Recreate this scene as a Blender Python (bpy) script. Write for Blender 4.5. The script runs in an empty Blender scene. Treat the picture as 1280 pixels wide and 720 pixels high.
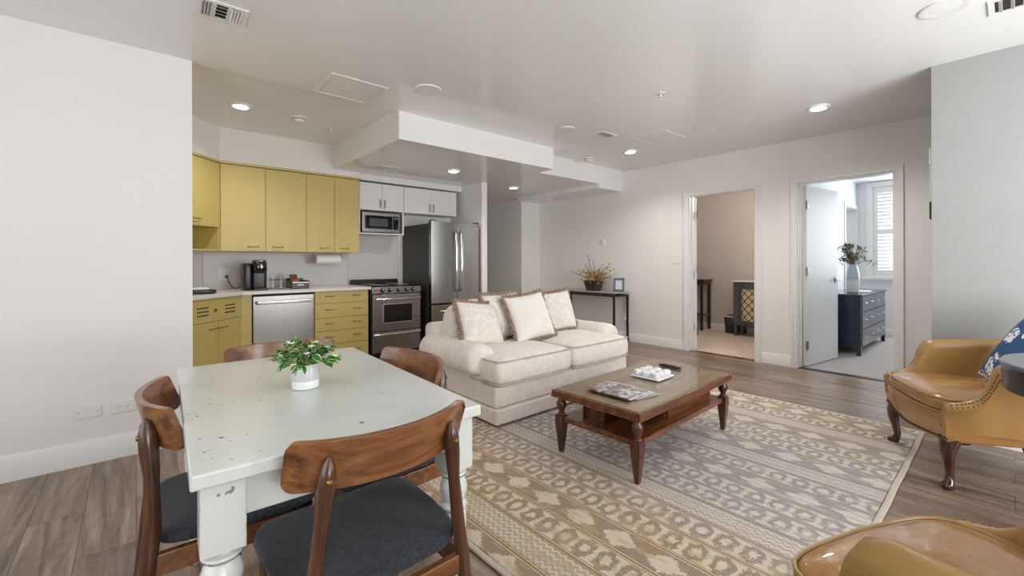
import bpy, bmesh, math, random
from mathutils import Vector, Matrix
random.seed(7)
PI = math.pi
SC = bpy.context.scene
COL = SC.collection

# ------------------------------------------------------------------ camera, sky, lights, exposure
H = 1.18
F_PX, HY, YAW, ROLL = 543.71, 327.0, 0.857245, -0.00266
cam = bpy.data.cameras.new('camera'); co = bpy.data.objects.new('camera', cam); COL.objects.link(co)
cam.sensor_width = 36.0; cam.sensor_fit = 'HORIZONTAL'
cam.lens = F_PX / 1280 * 36.0
cam.shift_y = -(360 - HY) / 1280.0
cam.clip_start = 0.02
fw = Vector((math.cos(YAW), math.sin(YAW), 0)); rt0 = Vector((math.sin(YAW), -math.cos(YAW), 0)); up0 = Vector((0, 0, 1))
rt = rt0 * math.cos(ROLL) + up0 * math.sin(ROLL); up = up0 * math.cos(ROLL) - rt0 * math.sin(ROLL)
m = Matrix((rt, up, -fw)).transposed().to_4x4(); m.translation = (0, 0, H)
co.matrix_world = m
SC.camera = co
vs = SC.view_settings
vs.view_transform = 'Standard'; vs.look = 'None'; vs.gamma = 1.0; vs.use_curve_mapping = False
vs.exposure = 0.0
SC.cycles.use_denoising = True
SC.cycles.max_bounces = 8; SC.cycles.diffuse_bounces = 5; SC.cycles.glossy_bounces = 4; SC.cycles.transparent_max_bounces = 12
SC.cycles.sample_clamp_indirect = 6.0
SC.cycles.caustics_reflective = False; SC.cycles.caustics_refractive = False

W = bpy.data.worlds.new('sky'); SC.world = W; W.use_nodes = True
bg = W.node_tree.nodes['Background']; bg.inputs['Color'].default_value = (0.86, 0.93, 1.0, 1); bg.inputs['Strength'].default_value = 1.6

def area(name, loc, direction, sx, sy, power, color=(1, 1, 1)):
    l = bpy.data.lights.new(name, 'AREA'); l.shape = 'RECTANGLE'; l.size = sx; l.size_y = sy; l.energy = power; l.color = color
    o = bpy.data.objects.new(name, l); COL.objects.link(o); o.location = loc
    o.rotation_euler = Vector(direction).to_track_quat('-Z', 'Y').to_euler()
    return o
DAY = (0.95, 0.975, 1.0)
area('daylight_west', (-1.86, 1.2, 1.45), (1, 0.2, 0.3), 2.3, 1.7, 22, DAY)
area('daylight_south', (0.35, -1.86, 1.45), (0.6, 1, 0.35), 1.7, 1.7, 20, DAY)
area('daylight_south_east', (2.75, -1.86, 1.45), (0.65, 1, 0.3), 1.7, 1.7, 88, DAY)
area('ceiling_fill_south', (0.35, -1.84, .9), (0.5, .75, .7), 1.6, .5, 26, DAY)  # added upward fill low at the window, brightens the ceiling
area('ceiling_fill_south_east', (2.75, -1.84, .9), (0.2, .75, .7), 1.6, .5, 20, DAY)  # second added fill, aimed up at the ceiling farther east
area('daylight_bedroom', (8.93, 0.45, 1.6), (-1, 0.1, -0.05), 1.6, 1.4, 58, (0.9, 0.96, 1.0))

# ------------------------------------------------------------------ mesh helpers
class MB:
    def __init__(s): s.bm = bmesh.new(); s.uvs = []
    def face(s, vs):
        try: return s.bm.faces.new(vs)
        except ValueError: return None
    def box(s, x0, x1, y0, y1, z0, z1, M=None):
        c = [(x0,y0,z0),(x1,y0,z0),(x1,y1,z0),(x0,y1,z0),(x0,y0,z1),(x1,y0,z1),(x1,y1,z1),(x0,y1,z1)]
        v = [s.bm.verts.new(M @ Vector(p) if M else p) for p in c]
        for f in ((3,2,1,0),(4,5,6,7),(0,1,5,4),(1,2,6,5),(2,3,7,6),(3,0,4,7)): s.face([v[i] for i in f])
        return s
    def loft(s, rings, closed=True, cap=True):
        R = [[s.bm.verts.new(p) for p in r] for r in rings]
        n = len(R[0])
        for a, b in zip(R[:-1], R[1:]):
            for i in range(n if closed else n - 1):
                j = (i + 1) % n
                s.face([a[i], a[j], b[j], b[i]])
        if cap and closed:
            s.face(list(reversed(R[0]))); s.face(R[-1])
        return s
    def frame(s, axis, d0, d1, a0, a1, z0, z1, wl, wr, wb, wt):
        # four strips  that never overlap; axis = the direction the frame faces
        def b(p0, p1, q0, q1):
            if axis == 'x': s.box(d0, d1, p0, p1, q0, q1)
            elif axis == 'y': s.box(p0, p1, d0, d1, q0, q1)
            else: s.box(p0, p1, q0, q1, d0, d1)
        b(a0, a0 + wl, z0, z1); b(a1 - wr, a1, z0, z1); b(a0 + wl, a1 - wr, z0, z0 + wb); b(a0 + wl, a1 - wr, z1 - wt, z1)
        return s
    def lathe(s, prof, n=24, c=(0,0,0), M=None):
        rings = []
        for r, z in prof:
            ring = [Vector((c[0] + r*math.cos(2*PI*i/n), c[1] + r*math.sin(2*PI*i/n), c[2] + z)) for i in range(n)]
            if M: ring = [M @ p for p in ring]
            rings.append(ring)
        return s.loft(rings)
    def cyl(s, a, b, r, n=16, r2=None):
        return s.tube([a, b], [r, r if r2 is None else r2], n)
    def tube(s, pts, rad, n=12, cap=True, squash=None):
        pts = [Vector(p) for p in pts]
        if not hasattr(rad, '__len__'): rad = [rad] * len(pts)
        rings = []; prev = None
        for i, p in enumerate(pts):
            t = (pts[min(i+1, len(pts)-1)] - pts[max(i-1, 0)]).normalized()
            if prev is None:
                u = t.orthogonal().normalized() if abs(t.z) > .9 else t.cross(Vector((0,0,1))).normalized()
                if abs(t.z) > .9: u = (Vector((1,0,0)) - t * t.x).normalized()
            else:
                u = (prev - t * prev.dot(t)).normalized()
            prev = u; w = t.cross(u)
            q = squash or (1, 1)
            rings.append([p + u*(rad[i]*q[0]*math.cos(2*PI*k/n)) + w*(rad[i]*q[1]*math.sin(2*PI*k/n)) for k in range(n)])
        return s.loft(rings, cap=cap)
    def prism(s, poly, axis, a0, a1):
        def P(u, v, a):
            return (a,u,v) if axis == 'x' else (u,a,v) if axis == 'y' else (u,v,a)
        return s.loft([[P(u, v, a0) for u, v in poly], [P(u, v, a1) for u, v in poly]])
    def sell(s, c, a, e1=.4, e2=.3, nu=40, nv=16, fn=None, M=None):
        def sp(x, e): return math.copysign(abs(x)**e, x)
        rings = []
        for j in range(nv + 1):
            v = -PI/2 + PI*j/nv
            if j in (0, nv): v *= .985
            ring = []
            for i in range(nu):
                u = 2*PI*i/nu
                p = Vector((a[0]*sp(math.cos(v), e1)*sp(math.cos(u), e2), a[1]*sp(math.cos(v), e1)*sp(math.sin(u), e2), a[2]*sp(math.sin(v), e1)))
                if fn: p = fn(p)
                p = p + Vector(c)
                ring.append(M @ p if M else p)
            rings.append(ring)
        return s.loft(rings)
    def ball(s, c, r, n=12, sc=(1,1,1)):
        return s.sell(c, (r*sc[0], r*sc[1], r*sc[2]), 1, 1, n, max(6, n//2))
    def grid(s, nx, ny, fn):
        V = [[s.bm.verts.new(fn(i/nx, j/ny)) for i in range(nx+1)] for j in range(ny+1)]
        for j in range(ny):
            for i in range(nx): s.face([V[j][i], V[j][i+1], V[j+1][i+1], V[j+1][i]])
        return V
    def build(s, name, mat, parent=None, bevel=0, seg=2, smooth=None, label=None, solid=0, sub=0):
        bmesh.ops.recalc_face_normals(s.bm, faces=s.bm.faces)
        me = bpy.data.meshes.new(name); s.bm.to_mesh(me); s.bm.free()
        me.materials.append(mat)
        o = bpy.data.objects.new(name, me); COL.objects.link(o)
        if parent: o.parent = parent
        if label: o['label'] = label
        if smooth is None: smooth = 35
        if smooth:
            for p in me.polygons: p.use_smooth = True
            me.set_sharp_from_angle(angle=math.radians(smooth))
        if solid:
            md = o.modifiers.new('thick', 'SOLIDIFY'); md.thickness = solid; md.offset = 0
        if bevel:
            md = o.modifiers.new('bevel', 'BEVEL'); md.width = bevel; md.segments = seg; md.limit_method = 'ANGLE'; md.angle_limit = math.radians(40)
            md.harden_normals = True
        if sub:
            md = o.modifiers.new('sub', 'SUBSURF'); md.levels = sub; md.render_levels = sub
        return o

def thing(name, label, cat, loc=(0,0,0), rotz=0, group=None):
    o = bpy.data.objects.new(name, None); COL.objects.link(o); o.empty_display_size = .1
    o.location = loc; o.rotation_euler = (0, 0, rotz); o['label'] = label; o['category'] = cat
    if group: o['group'] = group
    return o
def tag(o, label, cat, group=None, loc=None, rotz=None, kind=None):
    o['label'] = label; o['category'] = cat
    if group: o['group'] = group
    if kind: o['kind'] = kind
    if loc is not None: o.location = loc
    if rotz is not None: o.rotation_euler = (0, 0, rotz)
    return o
def struct(name, mb, mat, **k):
    o = mb.build(name, mat, **k); o['kind'] = 'structure'; return o
def dup(root, loc, rotz, label, group=None):
    def cp(o, par):
        c = o.copy(); COL.objects.link(c); c.parent = par
        for ch in [x for x in COL.objects if x.parent == o]: cp(ch, c)
        return c
    r = cp(root, None); r.location = loc; r.rotation_euler = (0, 0, rotz); r['label'] = label
    if group: r['group'] = group
    return r

# ------------------------------------------------------------------ material helpers
class NT:
    def __init__(s, name):
        s.m = bpy.data.materials.new(name); s.m.use_nodes = True; s.t = s.m.node_tree; s.b = s.t.nodes['Principled BSDF']
    def n(s, typ, **k):
        nd = s.t.nodes.new(typ)
        for a, v in k.items():
            if a.startswith('i_'):
                key = a[2:].replace('_', ' '); nd.inputs[key].default_value = v
            else: setattr(nd, a, v)
        return nd
    def l(s, a, b): s.t.links.new(a, b)
    def math(s, op, a, b=None, c=None):
        nd = s.t.nodes.new('ShaderNodeMath'); nd.operation = op
        for i, v in enumerate((a, b, c)):
            if v is None: continue
            if hasattr(v, 'is_linked'): s.l(v, nd.inputs[i])
            else: nd.inputs[i].default_value = v
        return nd.outputs[0]
    def mix(s, f, a, b, blend='MIX'):
        nd = s.t.nodes.new('ShaderNodeMix'); nd.data_type = 'RGBA'; nd.blend_type = blend
        for i, v in ((0, f), (6, a), (7, b)):
            if hasattr(v, 'is_linked'): s.l(v, nd.inputs[i])
            elif i == 0: nd.inputs[i].default_value = v
            else: nd.inputs[i].default_value = (*v, 1)
        return nd.outputs[2]
    def ramp(s, f, stops):
        nd = s.t.nodes.new('ShaderNodeValToRGB'); e = nd.color_ramp.elements
        while len(e) < len(stops): e.new(.5)
        for el, (p, c) in zip(e, stops): el.position = p; el.color = (*c, 1) if len(c) == 3 else c
        s.l(f, nd.inputs[0]); return nd.outputs[0]
    def coords(s, kind='Object', scale=(1,1,1), rot=(0,0,0), loc=(0,0,0)):
        tc = s.t.nodes.new('ShaderNodeTexCoord'); mp = s.t.nodes.new('ShaderNodeMapping')
        mp.inputs['Scale'].default_value = scale; mp.inputs['Rotation'].default_value = rot; mp.inputs['Location'].default_value = loc
        s.l(tc.outputs[kind], mp.inputs[0]); return mp.outputs[0]
    def noise(s, vec, scale, detail=4, rough=.5, dist=0):
        nd = s.t.nodes.new('ShaderNodeTexNoise'); nd.inputs['Scale'].default_value = scale; nd.inputs['Detail'].default_value = detail
        nd.inputs['Roughness'].default_value = rough; nd.inputs['Distortion'].default_value = dist
        s.l(vec, nd.inputs['Vector']); return nd.outputs[0]
    def bump(s, h, strength=.2, dist=.01):
        nd = s.t.nodes.new('ShaderNodeBump'); nd.inputs['Strength'].default_value = strength; nd.inputs['Distance'].default_value = dist
        s.l(h, nd.inputs['Height']); s.l(nd.outputs[0], s.b.inputs['Normal'])
    def col(s, c):
        if hasattr(c, 'is_linked'): s.l(c, s.b.inputs['Base Color'])
        else: s.b.inputs['Base Color'].default_value = (*c, 1)
    def set(s, rough=.5, metal=0, coat=0, coatr=.05, spec=.5, sheen=0):
        i = s.b.inputs
        i['Roughness'].default_value = rough; i['Metallic'].default_value = metal; i['Coat Weight'].default_value = coat
        i['Coat Roughness'].default_value = coatr; i['Specular IOR Level'].default_value = spec; i['Sheen Weight'].default_value = sheen
        return s.m

def sr(r, g, b):   # sRGB 0..255 -> linear
    f = lambda c: (c/255/12.92) if c/255 <= .04045 else ((c/255 + .055)/1.055)**2.4
    return (f(r), f(g), f(b))

def plain(name, c, rough=.5, metal=0, coat=0, spec=.5, var=.04, scale=6, bump=0, bscale=60, sheen=0, coatr=.05):
    t = NT(name); v = t.coords()
    nz = t.noise(v, scale, 3)
    d = tuple(max(0, x*(1 - var)) for x in c); u = tuple(min(1, x*(1 + var)) for x in c)
    t.col(t.mix(nz, d, u))
    if bump: t.bump(t.noise(v, bscale, 3), bump, .004)
    return t.set(rough, metal, coat, coatr, spec, sheen)

def wood(name, dark, mid, light, axis='z', scale=1.0, rough=.35, coat=.3, band=14):
    t = NT(name)
    s = {'x': (.07, 1, 1), 'y': (1, .07, 1), 'z': (1, 1, .07)}[axis]
    v = t.coords('Object', tuple(k*scale for k in s))
    n1 = t.noise(v, band, 6, .6, 1.2); n2 = t.noise(v, band*6, 4, .6, .4)
    f = t.math('ADD', t.math('MULTIPLY', n1, .7), t.math('MULTIPLY', n2, .3))
    t.col(t.ramp(f, [(.34, dark), (.5, mid), (.66, light)]))
    t.bump(n2, .06, .002)
    return t.set(rough, 0, coat, .12)

def steel(name, c=(.33,.315,.30), rough=.28, axis='x', streak=.03):
    t = NT(name)
    s = {'x': (.03, 1, 1), 'z': (1, 1, .03), 'y': (1, .03, 1)}[axis]
    v = t.coords('Object', s)
    n1 = t.noise(v, 420, 2)
    t.col(t.mix(n1, tuple(x*(1-streak) for x in c), tuple(min(1, x*(1+streak)) for x in c)))
    t.l(t.math('MULTIPLY_ADD', n1, .05, rough - .025), t.b.inputs['Roughness'])
    t.b.inputs['Metallic'].default_value = 1
    return t.m

def emit(name, c, strength):
    t = NT(name); t.col((0.9, .9, .9)); t.b.inputs['Emission Color'].default_value = (*c, 1); t.b.inputs['Emission Strength'].default_value = strength
    return t.m

def glass(name, tint=(1, 1, 1), ior=1.45):
    t = NT(name); out = t.t.nodes['Material Output']
    tr = t.n('ShaderNodeBsdfTransparent'); tr.inputs[0].default_value = (*tint, 1)
    gl = t.n('ShaderNodeBsdfGlossy'); gl.inputs['Roughness'].default_value = .015
    fr = t.n('ShaderNodeFresnel'); fr.inputs['IOR'].default_value = ior
    mx = t.n('ShaderNodeMixShader')
    ge = t.n('ShaderNodeNewGeometry'); t.l(t.math('MULTIPLY', fr.outputs[0], t.math('SUBTRACT', 1.0, ge.outputs['Backfacing'])), mx.inputs[0]); t.l(tr.outputs[0], mx.inputs[1]); t.l(gl.outputs[0], mx.inputs[2]); t.l(mx.outputs[0], out.inputs[0])
    t.t.nodes.remove(t.b); return t.m

M = {}
M['wall'] = plain('white_wall_paint', sr(235, 232, 228), .55, var=.012, scale=2, bump=.05, bscale=120)
M['wall_grey'] = plain('grey_wall_tone', sr(152, 152, 150), .5, var=.05, scale=3, bump=.12, bscale=14)  # near wall: greyer and darker than the other walls
M['wall_tan'] = plain('beige_wall_paint', sr(205, 194, 184), .6, var=.015, scale=2)
M['wall_bed'] = plain('pale_wall_paint', sr(226, 228, 230), .6, var=.01, scale=2)
M['ceil'] = plain('ceiling_paint', sr(236, 235, 233), .17, var=.012, scale=1.2, bump=.03, bscale=9, spec=.5)
M['trim'] = plain('white_gloss_trim', sr(232, 231, 228), .32, var=.01, spec=.5)
M['white_plastic'] = plain('white_plastic', sr(232, 231, 226), .4, var=.01)
M['door'] = plain('white_door_paint', sr(226, 228, 228), .4, var=.01)
M['slot'] = plain('dark_slot', sr(40, 38, 36), .7)
M['grille'] = plain('grey_grille', sr(120, 117, 112), .6)
M['yellow'] = plain('mustard_cabinet_paint', sr(200, 180, 110), .38, var=.03, scale=3, spec=.45)
M['yellow_dark'] = plain('mustard_trim_paint', sr(160, 136, 58), .4)
M['cab_white'] = plain('white_cabinet_laminate', sr(228, 226, 224), .35, var=.01)
M['brass'] = plain('antique_brass', sr(150, 120, 62), .35, metal=1, var=.15)
M['chrome'] = plain('polished_chrome', (.72, .72, .72), .12, metal=1, var=.02)
M['nickel'] = plain('brushed_nickel', (.26, .25, .24), .32, metal=1, var=.05)
M['steel'] = steel('stainless_steel')
M['steel_v'] = steel('stainless_steel_upright', (.40, .395, .385), .26, 'z', .02)
M['black'] = plain('black_plastic', sr(22, 22, 23), .3)
M['black_gloss'] = plain('black_glass_panel', sr(10, 10, 11), .06, coat=.5)
M['fridge_side'] = plain('charcoal_fridge_side', sr(62, 62, 63), .45, var=.04)
M['counter'] = plain('white_quartz', sr(226, 223, 220), .25, var=.03, scale=30)
M['splash'] = plain('backsplash_panel', sr(208, 204, 202), .35, var=.015)
M['walnut'] = wood('walnut', sr(40, 24, 15), sr(78, 47, 29), sr(108, 70, 43), 'z', 1, .28, .35)
M['walnut_x'] = wood('walnut_board', sr(76, 45, 26), sr(128, 82, 48), sr(158, 108, 66), 'x', 1.1, .3, .3, 16)
M['mahogany'] = wood('mahogany', sr(44, 18, 10), sr(86, 40, 20), sr(118, 62, 32), 'z', 1, .22, .5)
M['mahogany_x'] = wood('mahogany_board', sr(60, 30, 16), sr(112, 64, 36), sr(142, 90, 54), 'x', 1.0, .22, .3)
M['dark_cherry'] = wood('dark_cherry', sr(30, 12, 8), sr(62, 24, 16), sr(86, 38, 24), 'z', 1, .2, .6)
M['espresso'] = wood('espresso_wood', sr(22, 18, 18), sr(34, 28, 27), sr(46, 38, 36), 'z', 1, .3, .3)
M['navy'] = wood('blue_black_wood', sr(26, 30, 44), sr(36, 42, 60), sr(48, 55, 76), 'z', 1, .22, .4)
M['iron'] = plain('dark_iron', sr(46, 44, 43), .45, metal=.6, var=.1)
M['stone'] = plain('grey_stone_top', sr(170, 162, 152), .3, var=.12, scale=14)

def mk_floor():
    t = NT('oak_plank_floor'); v = t.coords('Object', (1, 1, 1), (0, 0, PI/2))
    br = t.n('ShaderNodeTexBrick', i_Scale=1.0, i_Mortar_Size=.0016, i_Brick_Width=1.22, i_Row_Height=.185, i_Bias=0.0, i_Mortar_Smooth=.3)
    br.offset = .37; br.inputs['Color1'].default_value = (0, 0, 0, 1); br.inputs['Color2'].default_value = (1, 1, 1, 1); br.inputs['Mortar'].default_value = (.5, .5, .5, 1)
    t.l(v, br.inputs['Vector'])
    v2 = t.coords('Object', (1, .085, 1))
    tc = t.n('ShaderNodeVectorMath', operation='ADD'); t.l(v2, tc.inputs[0])
    sc = t.n('ShaderNodeVectorMath', operation='SCALE'); t.l(br.outputs['Color'], sc.inputs[0]); sc.inputs['Scale'].default_value = 7.0
    t.l(sc.outputs[0], tc.inputs[1])
    g1 = t.noise(tc.outputs[0], 9, 6, .62, 1.6); g2 = t.noise(tc.outputs[0], 70, 4, .6, .3)
    vx = t.coords('Object', (.3, 1, 1)); saw = t.noise(vx, 60, 3, .6)
    f = t.math('ADD', t.math('MULTIPLY', g1, .62), t.math('ADD', t.math('MULTIPLY', g2, .24), t.math('MULTIPLY', saw, .14)))
    base = t.ramp(f, [(.33, sr(68, 56, 48)), (.46, sr(124, 105, 91)), (.57, sr(156, 136, 119)), (.68, sr(188, 169, 150))])
    tone = t.mix(br.outputs['Color'], (.80, .78, .76), (1.05, 1.02, 1.0))
    c = t.mix(1.0, base, tone, 'MULTIPLY')
    c = t.mix(br.outputs['Fac'], c, sr(62, 52, 45))
    t.col(c)
    t.l(t.math('MULTIPLY_ADD', f, .25, .2), t.b.inputs['Roughness'])
    hh = t.math('SUBTRACT', t.math('MULTIPLY', f, .35), br.outputs['Fac'])
    t.bump(hh, .16, .003)
    t.b.inputs['Specular IOR Level'].default_value = .5
    return t.m
M['floor'] = mk_floor()

def mk_tile():
    t = NT('beige_stone_tile'); v = t.coords('Object', (1, 1, 1), (0, 0, PI/4))
    ch = t.n('ShaderNodeTexVoronoi', feature='F1', i_Scale=9.0); ch.inputs['Randomness'].default_value = .25; t.l(v, ch.inputs['Vector'])
    spot = t.math('LESS_THAN', ch.outputs['Distance'], .16)
    c = t.mix(t.noise(v, 5, 4), sr(206, 186, 164), sr(232, 216, 198))
    t.col(t.mix(spot, c, sr(150, 134, 118)))
    return t.set(.35)
M['tile'] = mk_tile()
M['carpet'] = plain('grey_carpet', sr(176, 168, 166), .95, var=.16, scale=90, bump=.6, bscale=160)

def mk_rug():
    t = NT('carved_stripe_rug'); v = t.coords('Object')
    sx = t.n('ShaderNodeSeparateXYZ'); t.l(v, sx.inputs[0]); X, Y = sx.outputs[0], sx.outputs[1]
    BW = .156
    xs = t.math('ADD', t.math('DIVIDE', X, BW), 20.0)
    u = t.math('FRACT', xs); bi = t.math('FLOOR', xs)
    kind = t.math('MODULO', bi, 3.0)
    # hexagon rings running along each stripe
    vy = t.math('ADD', t.math('DIVIDE', Y, .104), t.math('MULTIPLY', bi, .5)); fv = t.math('FRACT', vy)
    du = t.math('MULTIPLY', t.math('ABSOLUTE', t.math('SUBTRACT', u, .5)), 2.0)
    dv = t.math('MULTIPLY', t.math('ABSOLUTE', t.math('SUBTRACT', fv, .5)), 2.0)
    wob = t.math('ADD', t.math('MULTIPLY', t.math('SUBTRACT', t.noise(v, 30, 3), .5), .7), t.math('MULTIPLY', t.math('SUBTRACT', t.noise(v, 150, 2), .5), .7))
    hexd = t.math('ADD', t.math('MAXIMUM', t.math('MULTIPLY', dv, 1.0), t.math('ADD', t.math('MULTIPLY', dv, .5), t.math('MULTIPLY', du, .85))), wob)
    ring = t.math('MULTIPLY', t.math('GREATER_THAN', hexd, .34), t.math('LESS_THAN', hexd, .78))
    # fine dots / chevrons
    u2 = t.math('FRACT', t.math('MULTIPLY', u, 5.0)); v2 = t.math('FRACT', t.math('DIVIDE', Y, .036))
    chev = t.math('GREATER_THAN', t.math('ADD', t.math('ABSOLUTE', t.math('SUBTRACT', t.math('FRACT', t.math('ADD', t.math('MULTIPLY', u, 5.0), t.math('MULTIPLY', t.math('ABSOLUTE', t.math('SUBTRACT', v2, .5)), 1.2))), .5)), t.math('MULTIPLY', wob, .5)), .26)
    # diamonds
    vd = t.math('FRACT', t.math('DIVIDE', Y, .21)); dd = t.math('ADD', t.math('ADD', t.math('MULTIPLY', t.math('ABSOLUTE', t.math('SUBTRACT', vd, .5)), 2.0), du), wob)
    dia = t.math('GREATER_THAN', dd, .82)
    k1 = t.math('LESS_THAN', kind, .5); k2 = t.math('MULTIPLY', t.math('GREATER_THAN', kind, .5), t.math('LESS_THAN', kind, 1.5)); k3 = t.math('GREATER_THAN', kind, 1.5)
    motif = t.math('ADD', t.math('MULTIPLY', k1, ring), t.math('ADD', t.math('MULTIPLY', k2, dia), t.math('MULTIPLY', k3, ring)))
    # narrow chevron borders inside each stripe
    edge = t.math('GREATER_THAN', du, .80)
    inner = t.math('GREATER_THAN', du, .93)
    line = t.math('ADD', t.math('MULTIPLY', edge, t.math('LESS_THAN', du, .86)), inner)
    motif = t.math('MULTIPLY', motif, t.math('SUBTRACT', 1.0, edge))
    chevband = t.math('LESS_THAN', t.math('ABSOLUTE', t.math('SUBTRACT', t.math('MODULO', bi, 5.0), 1.0)), .3)
    motif = t.math('ADD', t.math('MULTIPLY', motif, t.math('SUBTRACT', 1.0, chevband)), t.math('MULTIPLY', t.math('MULTIPLY', chev, .6), chevband))
    # colour zones across the rug: tan ends, blue-grey middle
    big = t.noise(v, 1.3, 3, .6)
    zx = t.math('ADD', X, t.math('MULTIPLY', t.math('SUBTRACT', big, .5), .9))
    tan = t.ramp(t.math('ADD', t.math('DIVIDE', zx, 3.02), .5), [(.0, (1,1,1)), (.22, (.95,.95,.95)), (.36, (.2,.2,.2)), (.62, (.12,.12,.12)), (.8, (.42,.42,.42)), (1, (.75,.75,.75))])
    ground = t.mix(tan, sr(222, 217, 213), sr(236, 221, 197))
    pile = t.mix(tan, sr(150, 149, 156), sr(172, 142, 104))
    lines = t.mix(tan, sr(128, 124, 126), sr(164, 124, 76))
    fine = t.noise(v, 160, 3, .7); mid = t.noise(v, 22, 3, .6)
    pile = t.mix(t.math('MULTIPLY', t.math('GREATER_THAN', mid, .5), .5), pile, t.mix(tan, sr(186, 160, 132), sr(150, 146, 146)))
    c = t.mix(t.math('MULTIPLY', motif, t.mix(tan, (.78,)*3, (.92,)*3)), ground, pile)
    l2 = t.math('MULTIPLY', t.math('LESS_THAN', t.math('FRACT', t.math('ADD', t.math('MULTIPLY', u, 3.0), t.math('MULTIPLY', wob, .06))), .13), t.math('SUBTRACT', .75, t.math('MULTIPLY', tan, .75)))
    c = t.mix(l2, c, t.mix(big, sr(132, 130, 136), sr(158, 130, 98)))
    patch = t.math('MULTIPLY', t.math('GREATER_THAN', t.noise(t.coords('Object', (1, .35, 1)), 26, 3, .6), .56), .5)
    c = t.mix(patch, c, t.mix(tan, sr(222, 216, 208), sr(206, 180, 142)))
    c = t.mix(t.math('MULTIPLY', line, .9), c, lines)
    c = t.mix(t.math('MULTIPLY', fine, .6), c, t.mix(.6, c, (.2, .18, .16)))
    t.col(c)
    hgt = t.math('ADD', t.math('ADD', t.math('MULTIPLY', motif, .7), t.math('MULTIPLY', line, .6)), t.math('MULTIPLY', fine, .5))
    t.bump(hgt, .9, .012)
    return t.set(.9, spec=.15)
M['rug'] = mk_rug()
M['rug_edge'] = plain('rug_binding', sr(196, 184, 168), .9, var=.12, scale=80, bump=.3, bscale=200)

def mk_paint():
    t = NT('distressed_white_paint'); v = t.coords()
    n1 = t.noise(v, 26, 5, .7); n2 = t.noise(v, 5, 2)
    n1 = t.noise(v, 34, 4, .6)
    chip = t.math('MULTIPLY', t.math('GREATER_THAN', n1, .665), t.math('GREATER_THAN', n2, .53))
    geo = t.n('ShaderNodeNewGeometry'); bv = t.n('ShaderNodeBevel', i_Radius=.007); bv.samples = 6
    dt = t.n('ShaderNodeVectorMath', operation='DOT_PRODUCT'); t.l(bv.outputs[0], dt.inputs[0]); t.l(geo.outputs['True Normal'], dt.inputs[1])
    wear = t.math('MULTIPLY', t.math('LESS_THAN', dt.outputs['Value'], .93), t.math('GREATER_THAN', n1, .53))
    k = t.math('MAXIMUM', chip, wear)
    base = t.mix(t.noise(v, 3, 3), sr(209, 212, 207), sr(221, 223, 218))
    t.col(t.mix(t.math('MULTIPLY', k, .8), base, sr(112, 92, 76)))
    return t.set(.24, coat=.15, spec=.5)
M['paint'] = mk_paint()

def fabric(name, a, b, scale, bump=.3, rough=.9, weave=260, sheen=.15):
    t = NT(name); v = t.coords()
    n = t.noise(v, scale, 4, .6, .8); f = t.noise(v, weave, 2)
    k = t.ramp(n, [(.42, (0,0,0)), (.58, (1,1,1))])
    c = t.mix(k, a, b); c = t.mix(t.math('MULTIPLY', f, .25), c, tuple(x*.6 for x in a))
    t.col(c); t.bump(t.math('ADD', t.math('MULTIPLY', f, .5), t.math('MULTIPLY', n, .5)), bump, .003)
    return t.set(rough, spec=.2, sheen=sheen)
M['charcoal'] = fabric('charcoal_tweed', sr(46, 49, 54), sr(60, 63, 68), 80, .4)
M['sofa'] = fabric('cream_damask', sr(232, 222, 213), sr(240, 232, 224), 16, .15)
M['sofa_tan'] = fabric('cream_damask_welt', sr(190, 176, 160), sr(204, 190, 174), 16, .2)
M['pillow'] = fabric('white_leaf_pattern', sr(242, 237, 230), sr(230, 221, 210), 22, .25)
M['pillow_plain'] = fabric('white_cotton', sr(244, 239, 232), sr(240, 233, 225), 8, .15)
M['fringe'] = plain('taupe_fringe', sr(156, 134, 116), .95, var=.4, scale=60, bump=.5, bscale=150)
def mk_blue():
    t = NT('blue_floral_cotton'); v = t.coords()
    vo = t.n('ShaderNodeTexVoronoi', feature='F1', i_Scale=7.5); vo.inputs['Randomness'].default_value = .8; t.l(v, vo.inputs['Vector'])
    vo2 = t.n('ShaderNodeTexVoronoi', feature='F1', i_Scale=60.0); t.l(v, vo2.inputs['Vector'])
    blob = t.math('LESS_THAN', t.math('ADD', vo.outputs['Distance'], t.math('MULTIPLY', t.noise(v, 40, 2), .35)), .56)
    pet = t.math('LESS_THAN', vo2.outputs['Distance'], .62)
    c = t.mix(t.math('MULTIPLY', blob, pet), t.mix(t.noise(v, 120, 2), sr(44, 76, 118), sr(66, 100, 144)), sr(236, 238, 238))
    t.col(c); return t.set(.85, spec=.2)
M['blue_floral'] = mk_blue()
def mk_leather():
    t = NT('mustard_leather'); v = t.coords()
    n = t.noise(v, 4, 4, .6); f = t.noise(v, 180, 3)
    t.col(t.mix(n, sr(144, 100, 52), sr(176, 128, 70)))
    w = t.noise(t.coords('Object', (1.5, 1, 1)), 7, 2, .5, .8)
    t.bump(t.math('ADD', t.math('MULTIPLY', f, .12), t.math('MULTIPLY', w, 1.0)), .3, .02)
    return t.set(.17, coat=.5, coatr=.06, spec=.5)
M['leather'] = mk_leather()
M['leather_arm'] = (lambda t: (t.col(t.mix(t.noise(t.coords(), 6, 4), sr(146, 108, 56), sr(172, 134, 76))), t.bump(t.noise(t.coords(), 160, 3), .08, .003), t.set(.34, coat=.2, coatr=.25))[2])(NT('olive_tan_leather'))
M['nail'] = plain('dark_nailheads', sr(74, 52, 30), .3, metal=.8)
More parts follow.
